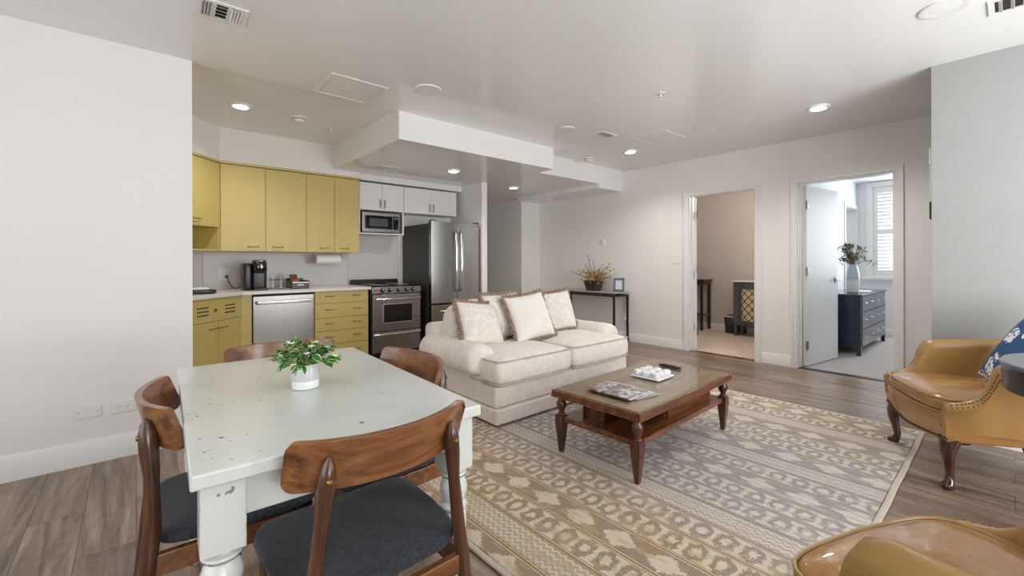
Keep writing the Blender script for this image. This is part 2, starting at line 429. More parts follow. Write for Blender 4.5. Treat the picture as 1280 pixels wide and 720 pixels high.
def mk_top():
    t = NT('burl_table_top'); v = t.coords('Object', (.14, 1, 1)); n = t.noise(v, 16, 6, .6, .8)
    t.col(t.ramp(n, [(.35, sr(120, 86, 58)), (.5, sr(150, 114, 80)), (.65, sr(170, 134, 98))])); return t.set(.3, coat=.2)
M['burl'] = mk_top()
M['glass'] = glass('clear_glass'); M['glass_green'] = glass('table_glass', (.97, .99, .98), 1.55)
def mk_leaf():
    t = NT('variegated_leaf'); tc = t.n('ShaderNodeTexCoord'); sx = t.n('ShaderNodeSeparateXYZ'); t.l(tc.outputs['UV'], sx.inputs[0])
    d = t.math('MULTIPLY', t.math('ABSOLUTE', t.math('SUBTRACT', sx.outputs[0], .5)), 2.0)
    nz = t.noise(t.coords(), 40, 3)
    k = t.math('ADD', d, t.math('MULTIPLY', t.math('SUBTRACT', nz, .5), .9))
    t.col(t.ramp(k, [(.35, sr(38, 104, 72)), (.62, sr(70, 140, 70)), (.9, sr(206, 212, 110))])); t.set(.35); t.m.node_tree.nodes['Principled BSDF'].inputs['Specular IOR Level'].default_value = .5
    return t.m
M['leaf'] = mk_leaf()
M['leaf_olive'] = plain('olive_leaf', sr(98, 104, 72), .5, var=.5, scale=18)
M['twig'] = plain('dried_twig', sr(112, 86, 56), .8, var=.3, scale=30)
M['dry'] = plain('dried_straw', sr(196, 164, 104), .8, var=.35, scale=24)
M['petal'] = plain('white_petal', sr(240, 240, 232), .6)
M['ceramic'] = plain('white_ceramic', sr(236, 238, 238), .2, coat=.3)
M['marble'] = plain('veined_ceramic', sr(206, 202, 204), .3, var=.14, scale=22, coat=.2)
def mk_vase():
    t = NT('banded_glaze'); sx = t.n('ShaderNodeSeparateXYZ'); t.l(t.coords(), sx.inputs[0])
    k = t.math('ADD', sx.outputs[2], t.math('MULTIPLY', t.noise(t.coords(), 20, 2), .05))
    t.col(t.ramp(t.math('DIVIDE', k, .42), [(.40, sr(238, 240, 240)), (.5, sr(190, 208, 220)), (.8, sr(206, 220, 228))])); return t.set(.2, coat=.4)
M['vase'] = mk_vase()
M['basket'] = wood('woven_bark', sr(34, 26, 22), sr(58, 44, 36), sr(92, 70, 54), 'x', 2, .7, 0, 20)
M['cork'] = plain('lattice_backing', sr(214, 190, 150), .7, var=.1, scale=20)
M['grey_wood'] = wood('grey_wood', sr(52, 52, 54), sr(68, 68, 70), sr(84, 84, 86), 'z', 1, .5, .1)
M['grey_frame'] = plain('slate_frame', sr(96, 108, 120), .5, var=.1, scale=20)
M['photo_pale'] = plain('pale_print', sr(206, 212, 220), .4, var=.12, scale=30)
M['orange'] = plain('orange_packet', sr(206, 84, 36), .5, var=.1)
M['brown_box'] = plain('brown_packet', sr(84, 62, 44), .6, var=.3, scale=30)
M['paper'] = plain('white_paper', sr(236, 235, 232), .8, var=.02)
def mk_mag(name, a, b, c, seed):
    t = NT(name); v = t.coords('Object', (1, 1, 1), (0, 0, .4), (seed, seed, 0)); n = t.noise(v, 14, 5, .65, 1.0); n2 = t.noise(v, 40, 4)
    k = t.math('ADD', t.math('MULTIPLY', n, .75), t.math('MULTIPLY', n2, .25))
    t.col(t.ramp(k, [(.38, a), (.46, b), (.53, c), (.60, sr(226, 222, 220)), (.68, b)])); return t.set(.25, coat=.3)
M['mag1'] = mk_mag('interior_photo_cover', sr(48, 44, 48), sr(142, 98, 68), sr(148, 160, 182), 1)
M['mag2'] = mk_mag('blue_photo_cover', sr(80, 98, 126), sr(150, 172, 200), sr(220, 226, 234), 5)
M['remote'] = plain('remote_black', sr(24, 24, 30), .35)
M['button'] = plain('remote_button_blue', sr(58, 60, 92), .5)
M['side_top'] = plain('slate_lacquer', sr(82, 88, 104), .22, var=.05, coat=.3)
M['shade_lit'] = emit('lit_lens', (1, .97, .9), 9.0)
# ------------------------------------------------------------------ the room
XE, YL, ZC, ZS, YW, ZK = 5.513, 3.557, 2.512, 2.264, 5.53, 2.535
XN = 4.135
struct('floor', MB().box(-2.0, XE + .06, -2.0, 8.2, -.08, 0), M['floor'])
struct('floor_tile', MB().box(XE + .06, 7.75, 1.82, 4.6, -.08, 0.002), M['tile'])
struct('floor_carpet', MB().box(XE + .06, 9.1, -1.6, 1.76, -.08, 0.004), M['carpet'])
# ceilings: living area, raised kitchen ceiling, bedrooms
struct('ceiling', MB().box(-2.0, XE + .15, -2.0, 3.60, ZC, ZC + .1), M['ceil'])
struct('ceiling_kitchen', MB().box(-2.0, XE + .15, 3.60, 8.2, ZK, ZK + .1), M['ceil'])
struct('ceiling_tile_room', MB().box(XE + .15, 7.75, 1.82, 4.6, 2.45, 2.55), M['wall_tan'])
struct('ceiling_bedroom', MB().box(XE + .15, 9.1, -1.6, 1.76, 2.45, 2.55), M['wall_bed'])
struct('wall_left', MB().box(-2.0, .285, YL, YL + .12, 0, ZC), M['wall'])
struct('wall_kitchen_side', MB().box(-.55, -.45, YL + .12, 5.65, 0, ZK), M['wall'])
struct('wall_north', MB().box(-.55, 3.57, YW, YW + .12, 0, ZK), M['wall'])
struct('wall_fridge_side', MB().box(3.57, 3.66, 4.75, 8.2, 0, ZS + .01), M['wall'])
struct('wall_hall_end', MB().box(3.5, 5.7, 8.1, 8.2, 0, ZK), M['wall'])
struct('wall_hall_east', MB().box(5.075, 5.70, 5.61, 8.2, 0, ZK), M['wall'])
d1a, d1b, d2a, d2b, dz = 1.999, 2.801, .752, 1.560, 2.035
we = MB()
for y0, y1, z0, z1 in ((.30, d2a, 0, ZC), (d2a, d2b, dz, ZC), (d2b, d1a, 0, ZC), (d1a, d1b, dz, ZC), (d1b, 5.62, 0, ZC + .02)):
    we.box(XE, XE + .12, y0, y1, z0, z1)
struct('wall_east', we, M['wall'])
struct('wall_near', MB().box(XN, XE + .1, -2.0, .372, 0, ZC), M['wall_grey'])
def win_wall(name, axis, at, a0, a1, wins, z0, z1):
    w = MB(); cur = a0
    segs = []
    for s, e in wins: segs += [(cur, s, 0, ZC), (s, e, 0, z0), (s, e, z1, ZC)]; cur = e
    segs.append((cur, a1, 0, ZC))
    for s, e, q0, q1 in segs:
        if axis == 'x': w.box(at - .12, at, s, e, q0, q1)
        else: w.box(s, e, at - .12, at, q0, q1)
    struct(name, w, M['wall'])
win_wall('wall_west', 'x', -1.9, -2.0, 3.6, [(0.0, 2.4)], .6, 2.3)
win_wall('wall_south', 'y', -1.9, -2.0, 5.6, [(-.5, 1.2), (1.9, 3.6)], .6, 2.3)
def win_frame(name, axis, at, s, e, z0, z1, mulls=1):
    f = MB(); t = .05
    def b(a0, a1, q0, q1):
        if axis == 'x': f.box(at - .09, at - .03, a0, a1, q0, q1)
        else: f.box(a0, a1, at - .09, at - .03, q0, q1)
    b(s, s + t, z0, z1); b(e - t, e, z0, z1); b(s + t, e - t, z0, z0 + t); b(s + t, e - t, z1 - t, z1)
    for i in range(mulls):
        c = s + (e - s)*(i + 1)/(mulls + 1); b(c - .025, c + .025, z0 + t, z1 - t)
    o = struct(name, f, M['trim'])
    g = MB()
    if axis == 'x': g.box(at - .064, at - .058, s + t, e - t, z0 + t, z1 - t)
    else: g.box(s + t, e - t, at - .064, at - .058, z0 + t, z1 - t)
    g.build('window_pane', M['glass'], o)
win_frame('window_1', 'x', -1.9, 0.0, 2.4, .6, 2.3); win_frame('window_2', 'y', -1.9, -.5, 1.2, .6, 2.3); win_frame('window_3', 'y', -1.9, 1.9, 3.6, .6, 2.3)

# bulkheads and soffits
YU = 5.18
struct('ceiling_bulkhead', MB().prism([(.64, YU + .015), (2.05, YU + .015), (2.05, YW), (-.45, YW), (-.45, 4.09)], 'z', 2.195, ZK), M['wall'])
struct('ceiling_soffit', MB().box(1.757, 3.72, 3.545, YW, ZS, ZK).box(3.72, XE, 3.86, 8.15, ZS + .02, ZK), M['ceil'], smooth=0)
XB = 4.98
struct('ceiling_beam', MB().box(XB, XE - .001, 3.8605, 5.61, 2.225, ZS + .022), M['ceil'], smooth=0)
struct('ceiling_cabinet_bulkhead', MB().box(2.05, 3.57, YU + .06, YW, 2.19, ZS + .005), M['trim'], smooth=0)

# skirting boards
def skirt(name, axis, face, a0, a1, side, h=.122, t=.014, mat='trim'):
    pr = [(0, 0), (t, 0), (t, h - .012), (t*.45, h), (0, h)]
    mb = MB()
    if axis == 'x': mb.prism([(face + side*u, v) for u, v in pr], 'y', a0, a1)
    else:
        mb.loft([[(a, face + side*u, v) for u, v in pr] for a in (a0, a1)])
    struct(name, mb, M[mat])
skirt('baseboard_left', 'y', YL, -1.9, .285, -1, .14)
skirt('baseboard_east', 'x', XE, d1b + .068, 5.61, -1)
skirt('baseboard_between_doors', 'x', XE, d2b + .068, d1a - .068, -1)
skirt('baseboard_east_end', 'x', XE, .372, d2a - .068, -1)
skirt('baseboard_near', 'x', XN, -1.9, .372, -1, .13)
skirt('baseboard_hall', 'x', 5.075, 5.61, 8.1, -1)
skirt('baseboard_tile_room', 'x', 7.62, 1.9, 4.6, -1, .10)
skirt('baseboard_bedroom', 'x', 8.98, -1.5, 1.70, -1, .11)

# the tiled room beyond the first doorway
struct('wall_tile_room_back', MB().box(7.62, 7.74, 1.76, 4.6, 0, 2.5), M['wall_tan'])
struct('wall_tile_room_side', MB().box(XE + .12, 7.62, 4.5, 4.6, 0, 2.5), M['wall_tan'])
struct('wall_between_rooms', MB().box(XE + .12, 7.62, 1.76, 1.88, 0, 2.5), M['wall_bed'])
# the bedroom beyond the second doorway
wb = MB()
for x0, x1, z0, z1 in ((7.62, 8.22, 0, 2.5), (8.22, 8.93, 2.02, 2.5), (8.93, 9.10, 0, 2.5)): wb.box(x0, x1, 1.70, 1.88, z0, z1)
wb.box(XE + .12, 7.62, 1.70, 1.76, 0, 2.5)
struct('wall_bedroom_north', wb, M['wall_bed'])
struct('wall_bedroom_side', MB().box(XE, 9.1, -1.6, -1.5, 0, 2.5), M['wall_bed'])
wy0, wy1, wz0, wz1 = .55, 1.49, .93, 2.36
we2 = MB()
for y0, y1, z0, z1 in ((-1.5, wy0, 0, 2.5), (wy0, wy1, 0, wz0), (wy0, wy1, wz1, 2.5), (wy1, 1.70, 0, 2.5)): we2.box(8.98, 9.10, y0, y1, z0, z1)
struct('wall_bedroom_east', we2, M['wall_bed'])
struct('wall_bedroom_closet', MB().box(8.0, 9.1, 2.6, 2.7, 0, 2.5), M['wall_bed'])

# door casings and jambs
def casing(name, y0, y1, zt):
    w, t = .066, .018; mb = MB()
    for d, th, z1 in ((w, t + .007, zt + w), (w*.62, t, zt + w*.62)):
        i_ = .004 if d < w else w*.62
        mb.box(XE - th, XE - .0005, y0 - d, y0 - i_, 0, zt + i_).box(XE - th, XE - .0005, y1 + i_, y1 + d, 0, zt + i_).box(XE - th, XE - .0005, y0 - d, y1 + d, zt + i_, zt + d)
    # jamb lining and stop
    for y, s in ((y0, 1), (y1, -1)):
        mb.box(XE - .003, XE + .123, min(y - s*.003, y + s*.008), max(y - s*.003, y + s*.008), 0, zt - .008)
        mb.box(XE + .045, XE + .075, min(y + s*.008, y + s*.020), max(y + s*.008, y + s*.020), 0, zt - .008)
    mb.box(XE - .003, XE + .123, y0 - .003, y1 + .003, zt - .008, zt + .003)
    struct(name, mb, M['trim'], smooth=0)
casing('trim_1', d1a, d1b, dz); casing('trim_2', d2a, d2b, dz)
struct('trim_3', MB().box(XE - .01, XE + .07, d2a, d2b, 0, .006), M['iron'])
struct('trim_4', MB().box(XE - .01, XE + .07, d1a, d1b, 0, .005), M['mahogany_x'])
def door_leaf(name, hinge, ang, wid, hgt, lever=True, label=None):
    r = thing(name, '', 'door', (hinge[0], hinge[1], 0), ang); r['kind'] = 'structure'; del r['label']; del r['category']
    MB().box(.004, wid, -.04, 0, .012, hgt).build('door_panel', M['door'], r, bevel=.003)
    for z in (.24, 1.06, 1.80):
        hb = MB().box(-.012, .05, -.043, -.038, z - .045, z + .045).cyl((-.004, -.046, z - .05), (-.004, -.046, z + .05), .008)
        hb.build('hinge', M['nickel'], r, bevel=.001)
    if lever:
        lv = MB().box(wid - .085, wid - .035, -.048, -.039, .915, .985)
        lv.cyl((wid - .06, -.04, .95), (wid - .06, -.085, .95), .010).tube([(wid - .06, -.085, .95), (wid - .10, -.088, .95), (wid - .175, -.085, .947)], [.010, .009, .007])
        lv.build('lever_handle', M['nickel'], r, bevel=.001)
    return r
door_leaf('door_2', (XE + .115, d2b - .012), math.radians(-8), .80, 2.02)
door_leaf('door_1', (XE + .12, d1b - .008), math.radians(58), .80, 2.02, False)
# hinges left on the first door's jamb
for i, z in enumerate((.30, 1.0, 1.78)):
    o = MB().box(XE + .05, XE + .115, d1b - .010, d1b - .004, z - .05, z + .05).build('jamb_hinge', M['nickel']); o['kind'] = 'structure'
cl = MB()
for x0, x1, z0, z1 in ((8.16, 8.22, 0, 2.02), (8.93, 8.98, 0, 2.02), (8.16, 8.98, 2.02, 2.08)): cl.box(x0, x1, 1.682, 1.70, z0, z1)
struct('trim_5', cl, M['trim'])
r = thing('door_3', '', 'door', (8.92, 1.90, 0), math.radians(100)); r['kind'] = 'structure'; del r['label']; del r['category']
MB().box(.0, .66, -.035, 0, .012, 2.0).build('door_panel', M['door'], r, bevel=.003)
MB().box(-.01, .03, -.042, -.036, 1.72, 1.82).build('hinge', M['nickel'], r)
# bedroom window with plantation shutters
wf = MB()
wf.frame('x', 8.955, 8.985, wy0 - .08, wy1 + .08, wz0 - .014, wz1 + .08, .08, .08, .014, .08)
wf.box(8.90, 8.99, wy0 - .12, wy1 + .12, wz0 - .05, wz0 - .015)
w4 = struct('window_4', wf, M['trim'], bevel=.003)
for k in range(2):
    y0 = wy0 + k*(wy1 - wy0)/2; y1 = y0 + (wy1 - wy0)/2
    s = MB()
    s.frame('x', 8.987, 9.014, y0 + .002, y1 - .002, wz0, wz1, .053, .053, .10, .10)
    s.box(8.987, 9.014, y0 + .055, y1 - .055, 1.60, 1.68)
    sh = s.build('shutter_frame', M['trim'], w4)
    L = MB(); z = wz0 + .13
    while z < wz1 - .11:
        if not 1.57 < z < 1.71: L.box(8.97, 9.03, y0 + .055, y1 - .055, z - .004, z + .004, Matrix.Translation((9.0, 0, z)) @ Matrix.Rotation(.30, 4, 'Y') @ Matrix.Translation((-9.0, 0, -z)))
        z += .056
    L.build('louvers', M['trim'], sh, smooth=0)
MB().box(9.07, 9.076, wy0, wy1, wz0, wz1).build('window_pane', M['glass'], w4)
bl = MB().cyl((7.95, 1.02, 2.44), (7.95, 1.02, 2.452), .085, 28)

def lamp(name, loc, e, col, size=.12):
    l = bpy.data.lights.new(name, 'POINT'); l.energy = e; l.color = col; l.shadow_soft_size = size
    o = bpy.data.objects.new(name, l); COL.objects.link(o); o.location = loc
lamp('tile_room_fill', (6.3, 2.45, 2.2), 24, (1, .95, .90))  # unseen point light added to brighten the dark tiled room
# ------------------------------------------------------------------ kitchen
def bow_handle(mb, x, z, half=.048, y=0, drop=.0):
    pts = [(x - half, y, z), (x - half*.8, y - .018, z + drop), (x - half*.35, y - .024, z + drop), (x + half*.35, y - .024, z + drop), (x + half*.8, y - .018, z + drop), (x + half, y, z)]
    return mb.tube(pts, [.0055, .004, .0036, .0036, .004, .0055], 8)

def cabinet(name, label, x0, x1, z0, z1, yf, depth, doors, handle_side, mat='yellow', group=None, hz=.055, vert=False):
    r = thing(name, label, 'cabinet', (x0, yf, z0), 0, group)
    w, h = x1 - x0, z1 - z0
    MB().box(0, w, .018, depth, 0, h).build('body', M[mat], r, bevel=.002)
    c = 0
    for i, dw in enumerate(doors):
        d = MB().box(c + .0015, c + dw - .0015, 0, .018, .002, h - .002).build('door', M[mat], r, bevel=.003)
        hb = MB()
        if vert:
            hx = c + dw - .03 if handle_side[i] > 0 else c + .03
            hb.tube([(hx - .006, -.002, .03), (hx + .005, -.022, .055), (hx - .004, -.024, .085), (hx + .004, -.022, .115), (hx - .004, -.002, .14)], [.004, .005, .006, .005, .004], 8)
            hb.build('handle', M['nickel'], d, label='brushed metal handle')
        else:
            hx = c + dw - .115 if handle_side[i] > 0 else c + .115
            bow_handle(hb, hx, hz, y=0, drop=-.008)
            hb.build('handle', M['brass'], d, label='antique brass handle')
        c += dw
    return r
zt, zb = 2.17, 1.291
cabinet('wall_cabinet', 'mustard yellow two-door wall cabinet above the coffee maker', .640, 1.447, zb, zt, YU, .34, [.402, .405], [1, -1], group='yellow wall cabinets')
cabinet('wall_cabinet', 'mustard yellow two-door wall cabinet with paper towel roll under it', 1.447, 2.046, zb, zt, YU, .34, [.306, .293], [1, -1], group='yellow wall cabinets')
MB().prism([(.64, YU - .004), (2.05, YU - .004), (2.05, YU + .03), (.65, YU + .03), (.10, YU - .52), (.10, YU - .546)], 'z', zt + .004, zt + .028).build('trim_6', M['yellow'])['kind'] = 'structure'
# diagonal corner unit, local x runs along its face towards the left wall
r = thing('corner_cabinet', 'mustard yellow diagonal corner wall cabinet with open niche below', 'cabinet', (.64, YU, zb), math.radians(225))
L = .60
MB().box(0, L, -.31, -.018, .235, zt - zb).build('body', M['yellow'], r, bevel=.002)
d = MB().box(.002, L - .002, -.018, 0, .237, zt - zb - .002).build('door', M['yellow'], r, bevel=.003)
hb = MB(); hb.tube([(.36, 0, .30), (.35, .02, .30), (.27, .02, .30), (.26, 0, .30)], .004, 8); hb.build('handle', M['brass'], d)
MB().box(0, .02, -.31, 0, 0, .235).box(.02, L, -.31, -.295, 0, .235).box(.02, L, -.295, 0, 0, .018).build('niche', M['yellow'], r, bevel=.002)

YB = 4.85; CT, CB = .895, .865
# worktop in one piece: diagonal corner plus the run to the range
s2 = math.sqrt(.5)
def dg(t, off=0):   # point on the diagonal base front, off = outwards
    return (.762 - t*s2 + off*s2, YB - t*s2 - off*s2)
a = dg(1.2, .025); b_ = dg(0, .025)
cw = MB().prism([(.772, YB - .025), (2.045, YB - .025), (2.045, YW - .013), (.50, YW - .013), (-.42, 4.585), (-.44, a[1]), a], 'z', CB, CT).build('worktop', M['counter'], bevel=.004)
tag(cw, 'white quartz worktop over the yellow base cabinets', 'countertop')
struct('wall_backsplash', MB().box(.53, 2.03, YW - .012, YW, CT, 1.29), M['splash'], smooth=0)
struct('wall_backsplash_range', MB().box(2.034, 2.72, YW - .010, YW, .5, 1.535), M['splash'], smooth=0)
struct('wall_corner_splash', MB().prism([(.53, YW - .001), (.51, YW), (-.44, YW), (-.44, 4.56)], 'z', CT, 2.2), M['wall'], smooth=0)

r = thing('sink_cabinet', 'mustard yellow corner sink cabinet with slotted vent panel', 'cabinet', (.762, YB, 0), math.radians(225))
LB = .85
MB().prism([(0, 0), (LB, 0), (LB, -.5), (0, -.3)], 'z', .10, CB).build('body', M['yellow'], r)
vp = MB().box(.012, .62, 0, .016, .665, CB - .012).build('vent_panel', M['yellow'], r, bevel=.003)
for x0 in (.10, .42):
    for k in range(3): MB().box(x0, x0 + .13, .0125, .0175, .722 + k*.032, .732 + k*.032).build('vent_slot', M['slot'], vp)
MB().sell((.345, .016, .76), (.022, .012, .014), 1, 1, 16, 8).build('knob', M['brass'], vp)
for x0, x1, hx in ((.012, .31, .255), (.314, .62, .37)):
    d = MB().box(x0, x1, 0, .016, .11, .66).build('door', M['yellow'], r, bevel=.003)
    hb = MB(); hb.tube([(hx - .05, .016, .60), (hx - .035, .036, .60), (hx + .035, .036, .60), (hx + .05, .016, .60)], [.006, .004, .004, .006], 8); hb.build('handle', M['brass'], d)
r = thing('filler_cabinet', 'narrow mustard yellow filler panel left of the dishwasher', 'cabinet', (.764, YB, 0))
MB().box(0, .090, 0, .55, .10, CB).build('panel', M['yellow'], r, bevel=.002)
MB().box(0, .090, .06, .55, 0, .10).build('toe_kick', M['slot'], r)

r = thing('dishwasher', 'stainless steel dishwasher under the white worktop', 'dishwasher', (.858, YB, 0))
w = .570
MB().box(0, w, .03, .55, .02, .862).build('body', M['slot'], r)
MB().box(.004, w - .004, -.012, .03, .10, .845).build('door', M['steel'], r, bevel=.004)
hd = MB().box(.03, w - .03, -.055, -.035, .765, .80).box(.04, .06, -.04, -.01, .77, .795).box(w - .06, w - .04, -.04, -.01, .77, .795)
hd.build('handle', M['chrome'], r, bevel=.008, seg=3)
MB().box(.01, w - .01, .03, .06, .0, .098).build('toe_kick', M['black'], r)

r = thing('drawer_cabinet', 'mustard yellow five-drawer base cabinet left of the range', 'cabinet', (1.432, YB, 0))
w = .59
MB().box(0, w, .018, .60, .10, CB).build('body', M['yellow'], r, bevel=.002)
MB().box(0, w, .07, .60, 0, .10).build('toe_kick', M['slot'], r)
for z0, z1 in ((.735, .862), (.577, .731), (.436, .573), (.289, .432), (.112, .285)):
    d = MB().box(.004, w - .004, 0, .018, z0, z1).build('drawer', M['yellow'], r, bevel=.003)
    for hx in (.155, .455):
        hb = MB(); bow_handle(hb, hx, (z0 + z1)/2 + .012, .042); hb.build('handle', M['brass'], d)

r = thing('range', 'stainless steel kitchen range with black cooktop and five knobs', 'oven', (2.052, YB, 0))
w = .628
MB().box(-.004, w + .004, .02, .66, .02, .885).build('body', M['black'], r, bevel=.003)
ck = MB().box(-.006, w + .006, -.01, .66, .885, .902).build('cooktop', M['black_gloss'], r, bevel=.004)
for gx in (.16, .47):
    for gy in (.18, .46):
        MB().lathe([(0, .0018), (.085, .0018), (.088, .0005), (0, 0)], 28, (gx, gy, .902)).build('burner', M['grille'], ck)
MB().box(0, w, .60, .66, .90, .955).build('backguard', M['black'], r, bevel=.006)
MB().box(0, w, -.022, .03, .808, .884).build('control_panel', M['steel'], r, bevel=.006)
for kx in (.125, .215, .325, .43, .515):
    k = MB().lathe([(0, 0), (.024, 0), (.026, .006), (.021, .010), (.019, .026), (.012, .030), (0, .030)], 20, M=Matrix.Translation((kx, -.022, .846)) @ Matrix.Rotation(PI/2, 4, 'X'))
    kk = k.build('knob', M['black'], r)
    MB().box(kx - .002, kx + .002, -.054, -.050, .846, .864).build('pointer', M['white_plastic'], kk)
MB().box(.03, .075, -.026, -.02, .835, .858).build('badge', M['orange'], r)
od = MB().box(.006, w - .006, -.025, .03, .368, .80).build('oven_door', M['steel'], r, bevel=.006)
fr = MB().prism([(.125 + x, .455 + z) for x, z in ((.02, 0), (.378, 0), (.398, .02), (.398, .215), (.378, .235), (.02, .235), (0, .215), (0, .02))], 'y', -.029, -.02).build('window_frame', M['chrome'], od, bevel=.003)
MB().box(.142, .508, -.033, -.022, .470, .678).build('window_glass', M['black_gloss'], od, bevel=.004)
hb = MB().cyl((.03, -.07, .745), (w - .03, -.07, .745), .012).cyl((.05, -.07, .745), (.05, -.02, .745), .009).cyl((w - .05, -.07, .745), (w - .05, -.02, .745), .009)
hb.build('oven_handle', M['chrome'], od)
dr = MB().box(.006, w - .006, -.022, .03, .12, .358).build('warming_drawer', M['steel'], r, bevel=.006)
hb = MB().cyl((.02, -.055, .335), (w - .02, -.055, .335), .012).cyl((.05, -.055, .335), (.05, -.02, .335), .008).cyl((w - .05, -.055, .335), (w - .05, -.02, .335), .008)
hb.build('drawer_handle', M['chrome'], dr)
MB().box(.02, w - .02, .04, .08, 0, .12).build('kick_plate', M['black'], r)

r = thing('refrigerator', 'stainless french-door refrigerator with dark grey side', 'refrigerator', (2.785, 4.75, 0))
w = .735
MB().box(0, w, .075, .77, .03, 1.665).build('body', M['fridge_side'], r, bevel=.006)
MB().box(.02, w - .02, .09, .14, 0, .05).build('kick_grille', M['black'], r)
for k, (x0, x1) in enumerate(((0, w/2 - .003), (w/2 + .003, w))):
    n = 12; poly = []
    for i in range(n + 1):
        t = i/n; xx = x0 + (x1 - x0)*t; tt = xx/w
        poly.append((xx, -.030*(1 - (2*tt - 1)**2)))
    poly = [(x0, .07)] + poly + [(x1, .07)]
    d = MB().prism(poly, 'z', .655, 1.69).build('door', M['steel_v'], r, bevel=.006)
    hx = w/2 - .040 if k == 0 else w/2 + .040
    pts = [(hx, -.022, .80), (hx, -.065, .84), (hx, -.085, .98), (hx, -.090, 1.16), (hx, -.085, 1.36), (hx, -.065, 1.54), (hx, -.022, 1.58)]
    MB().tube(pts, [.013]*7, 10, squash=(1.5, .8)).build('handle', M['chrome'], d)
    if k: MB().box(x1 - .10, x1 - .02, -.012, -.004, 1.612, 1.622).build('badge', M['chrome'], d)
    MB().box(min(x0 + .004, x0 + .004) if k == 0 else x1 - .06, (x0 + .06) if k == 0 else x1 - .004, .0, .07, 1.69, 1.706).build('hinge_cap', M['fridge_side'], d)
MB().prism([(0, .07)] + [(w*i/12, -.030*(1 - (i/6 - 1)**2)) for i in range(13)] + [(w, .07)], 'z', .09, .635).build('freezer_drawer', M['steel'], r, bevel=.006)
hb = MB().cyl((.08, -.07, .56), (w - .08, -.07, .56), .013).cyl((.12, -.07, .56), (.12, -.01, .56), .009).cyl((w - .12, -.07, .56), (w - .12, -.01, .56), .009); hb.build('freezer_handle', M['chrome'], r)

YWC = 5.225
rw = cabinet('wall_cabinet', 'white two-door wall cabinet above the microwave', 2.064, 2.655, 1.825, 2.165, YWC, .30, [.293, .298], [1, -1], 'cab_white', 'white wall cabinets', vert=True)
cabinet('wall_cabinet', 'white two-door wall cabinet above the refrigerator', 2.658, 3.475, 1.825, 2.165, YWC, .30, [.405, .412], [1, -1], 'cab_white', 'white wall cabinets', vert=True)
MB().box(0, .59, .0, .30, -.298, -.282).box(.572, .59, 0, .30, -.282, 0).box(0, .012, 0, .30, -.282, 0).build('open_shelf', M['cab_white'], rw, bevel=.002)
r = thing('microwave', 'stainless steel microwave oven on the white open shelf', 'microwave', (2.10, YWC + .005, 1.543))
w, h = .50, .258
MB().box(0, w, .02, .29, .006, h).build('casing', M['black'], r, bevel=.004)
fp = MB().box(0, w, -.004, .022, .008, h).build('front_panel', M['steel'], r, bevel=.006)
MB().box(.035, w - .105, -.008, 0, .052, h - .040).build('door_window', M['black_gloss'], fp, bevel=.004)
MB().box(w - .098, w - .022, -.008, 0, .052, h - .040).build('keypad', M['black_gloss'], fp, bevel=.003)
MB().box(.09, w - .17, -.0088, -.007, .085, h - .075).build('window_mesh', M['fridge_side'], fp)
MB().box(w - .085, w - .035, -.0095, -.007, h - .075, h - .058).build('display', M['grille'], fp)
MB().box(w/2 - .012, w/2 + .012, -.0055, -.003, .022, .036).build('badge', M['chrome'], fp)

# worktop things
r = thing('coffee_maker', 'black pod coffee maker with silver lid on the worktop', 'coffee maker', (.93, 5.12, CT))
MB().sell((-.075, .02, .138), (.038, .10, .136), .25, .4).build('water_tank', M['black'], r)
MB().sell((.035, .05, .14), (.072, .09, .14), .2, .35).build('body', M['black'], r)
MB().sell((.032, -.035, .235), (.066, .085, .062), .4, .6).build('brew_head', M['black_gloss'], r)
MB().sell((.032, -.03, .298), (.060, .082, .014), .6, .7).build('lid', M['nickel'], r, label='silver lid')
MB().box(-.03, .10, -.12, .06, 0, .022).build('drip_tray', M['black'], r, bevel=.008)
MB().tube([(.0, -.085, .20), (.06, -.085, .20)], .012, 8).build('spout', M['black'], r)
pl = MB().box(.655, .77, YW - .020, YW - .012, .985, 1.115).build('outlet_plate', M['white_plastic'], bevel=.002)
tag(pl, 'white outlet plate on kitchen wall with black plug', 'outlet')
sk = MB()
for x in (.685, .735):
    for z in (1.03, 1.075): sk.box(x - .012, x + .012, YW - .0225, YW - .019, z - .014, z + .014)
sk.build('socket', M['white_plastic'], pl)
cd = MB().box(.722, .748, YW - .05, YW - .020, 1.015, 1.043).tube([(.735, YW - .045, 1.03), (.745, YW - .06, .985), (.765, YW - .08, .935), (.80, 5.36, .905), (.84, 5.30, .925), (.87, 5.22, .935), (.885, 5.16, .905)], .0045, 8).build('power_cord', M['black'])
tag(cd, 'black power cord plugged into the kitchen outlet', 'cord')
g0 = None
for i, (x, y) in enumerate(((1.105, 5.17), (1.175, 5.14), (1.12, 5.25), (1.19, 5.22))):
    lab = ['upside-down clear cup stack beside the coffee maker, front left', 'upside-down clear cup stack beside the black caddy, front right', 'upside-down clear cup stack by the wall, back left of four', 'upside-down clear cup stack by the wall, back right of four'][i]
    if g0 is None:
        g0 = thing('cup_stack', lab, 'cups', (x, y, CT), 0, 'clear cup stacks on the worktop')
        MB().lathe([(.0, .0), (.034, .0), (.033, .012), (.030, .10), (.029, .118), (.0, .118)], 20).build('lower_cups', M['glass'], g0)
        MB().lathe([(.036, .0), (.037, .004), (.0345, .01), (.0335, .004)], 20).build('rim', M['glass'], g0)
        MB().lathe([(.033, .10), (.031, .115), (.029, .145), (.024, .162), (.012, .172), (0, .173)], 20).build('top_cup', M['glass'], g0)
        MB().lathe([(.0345, .092), (.035, .096), (.0335, .102)], 20).build('band', M['grille'], g0)
    else: dup(g0, (x, y, CT), i*.7, lab)
r = thing('caddy', 'black box caddy holding packets on the worktop', 'box', (1.265, 5.06, CT))
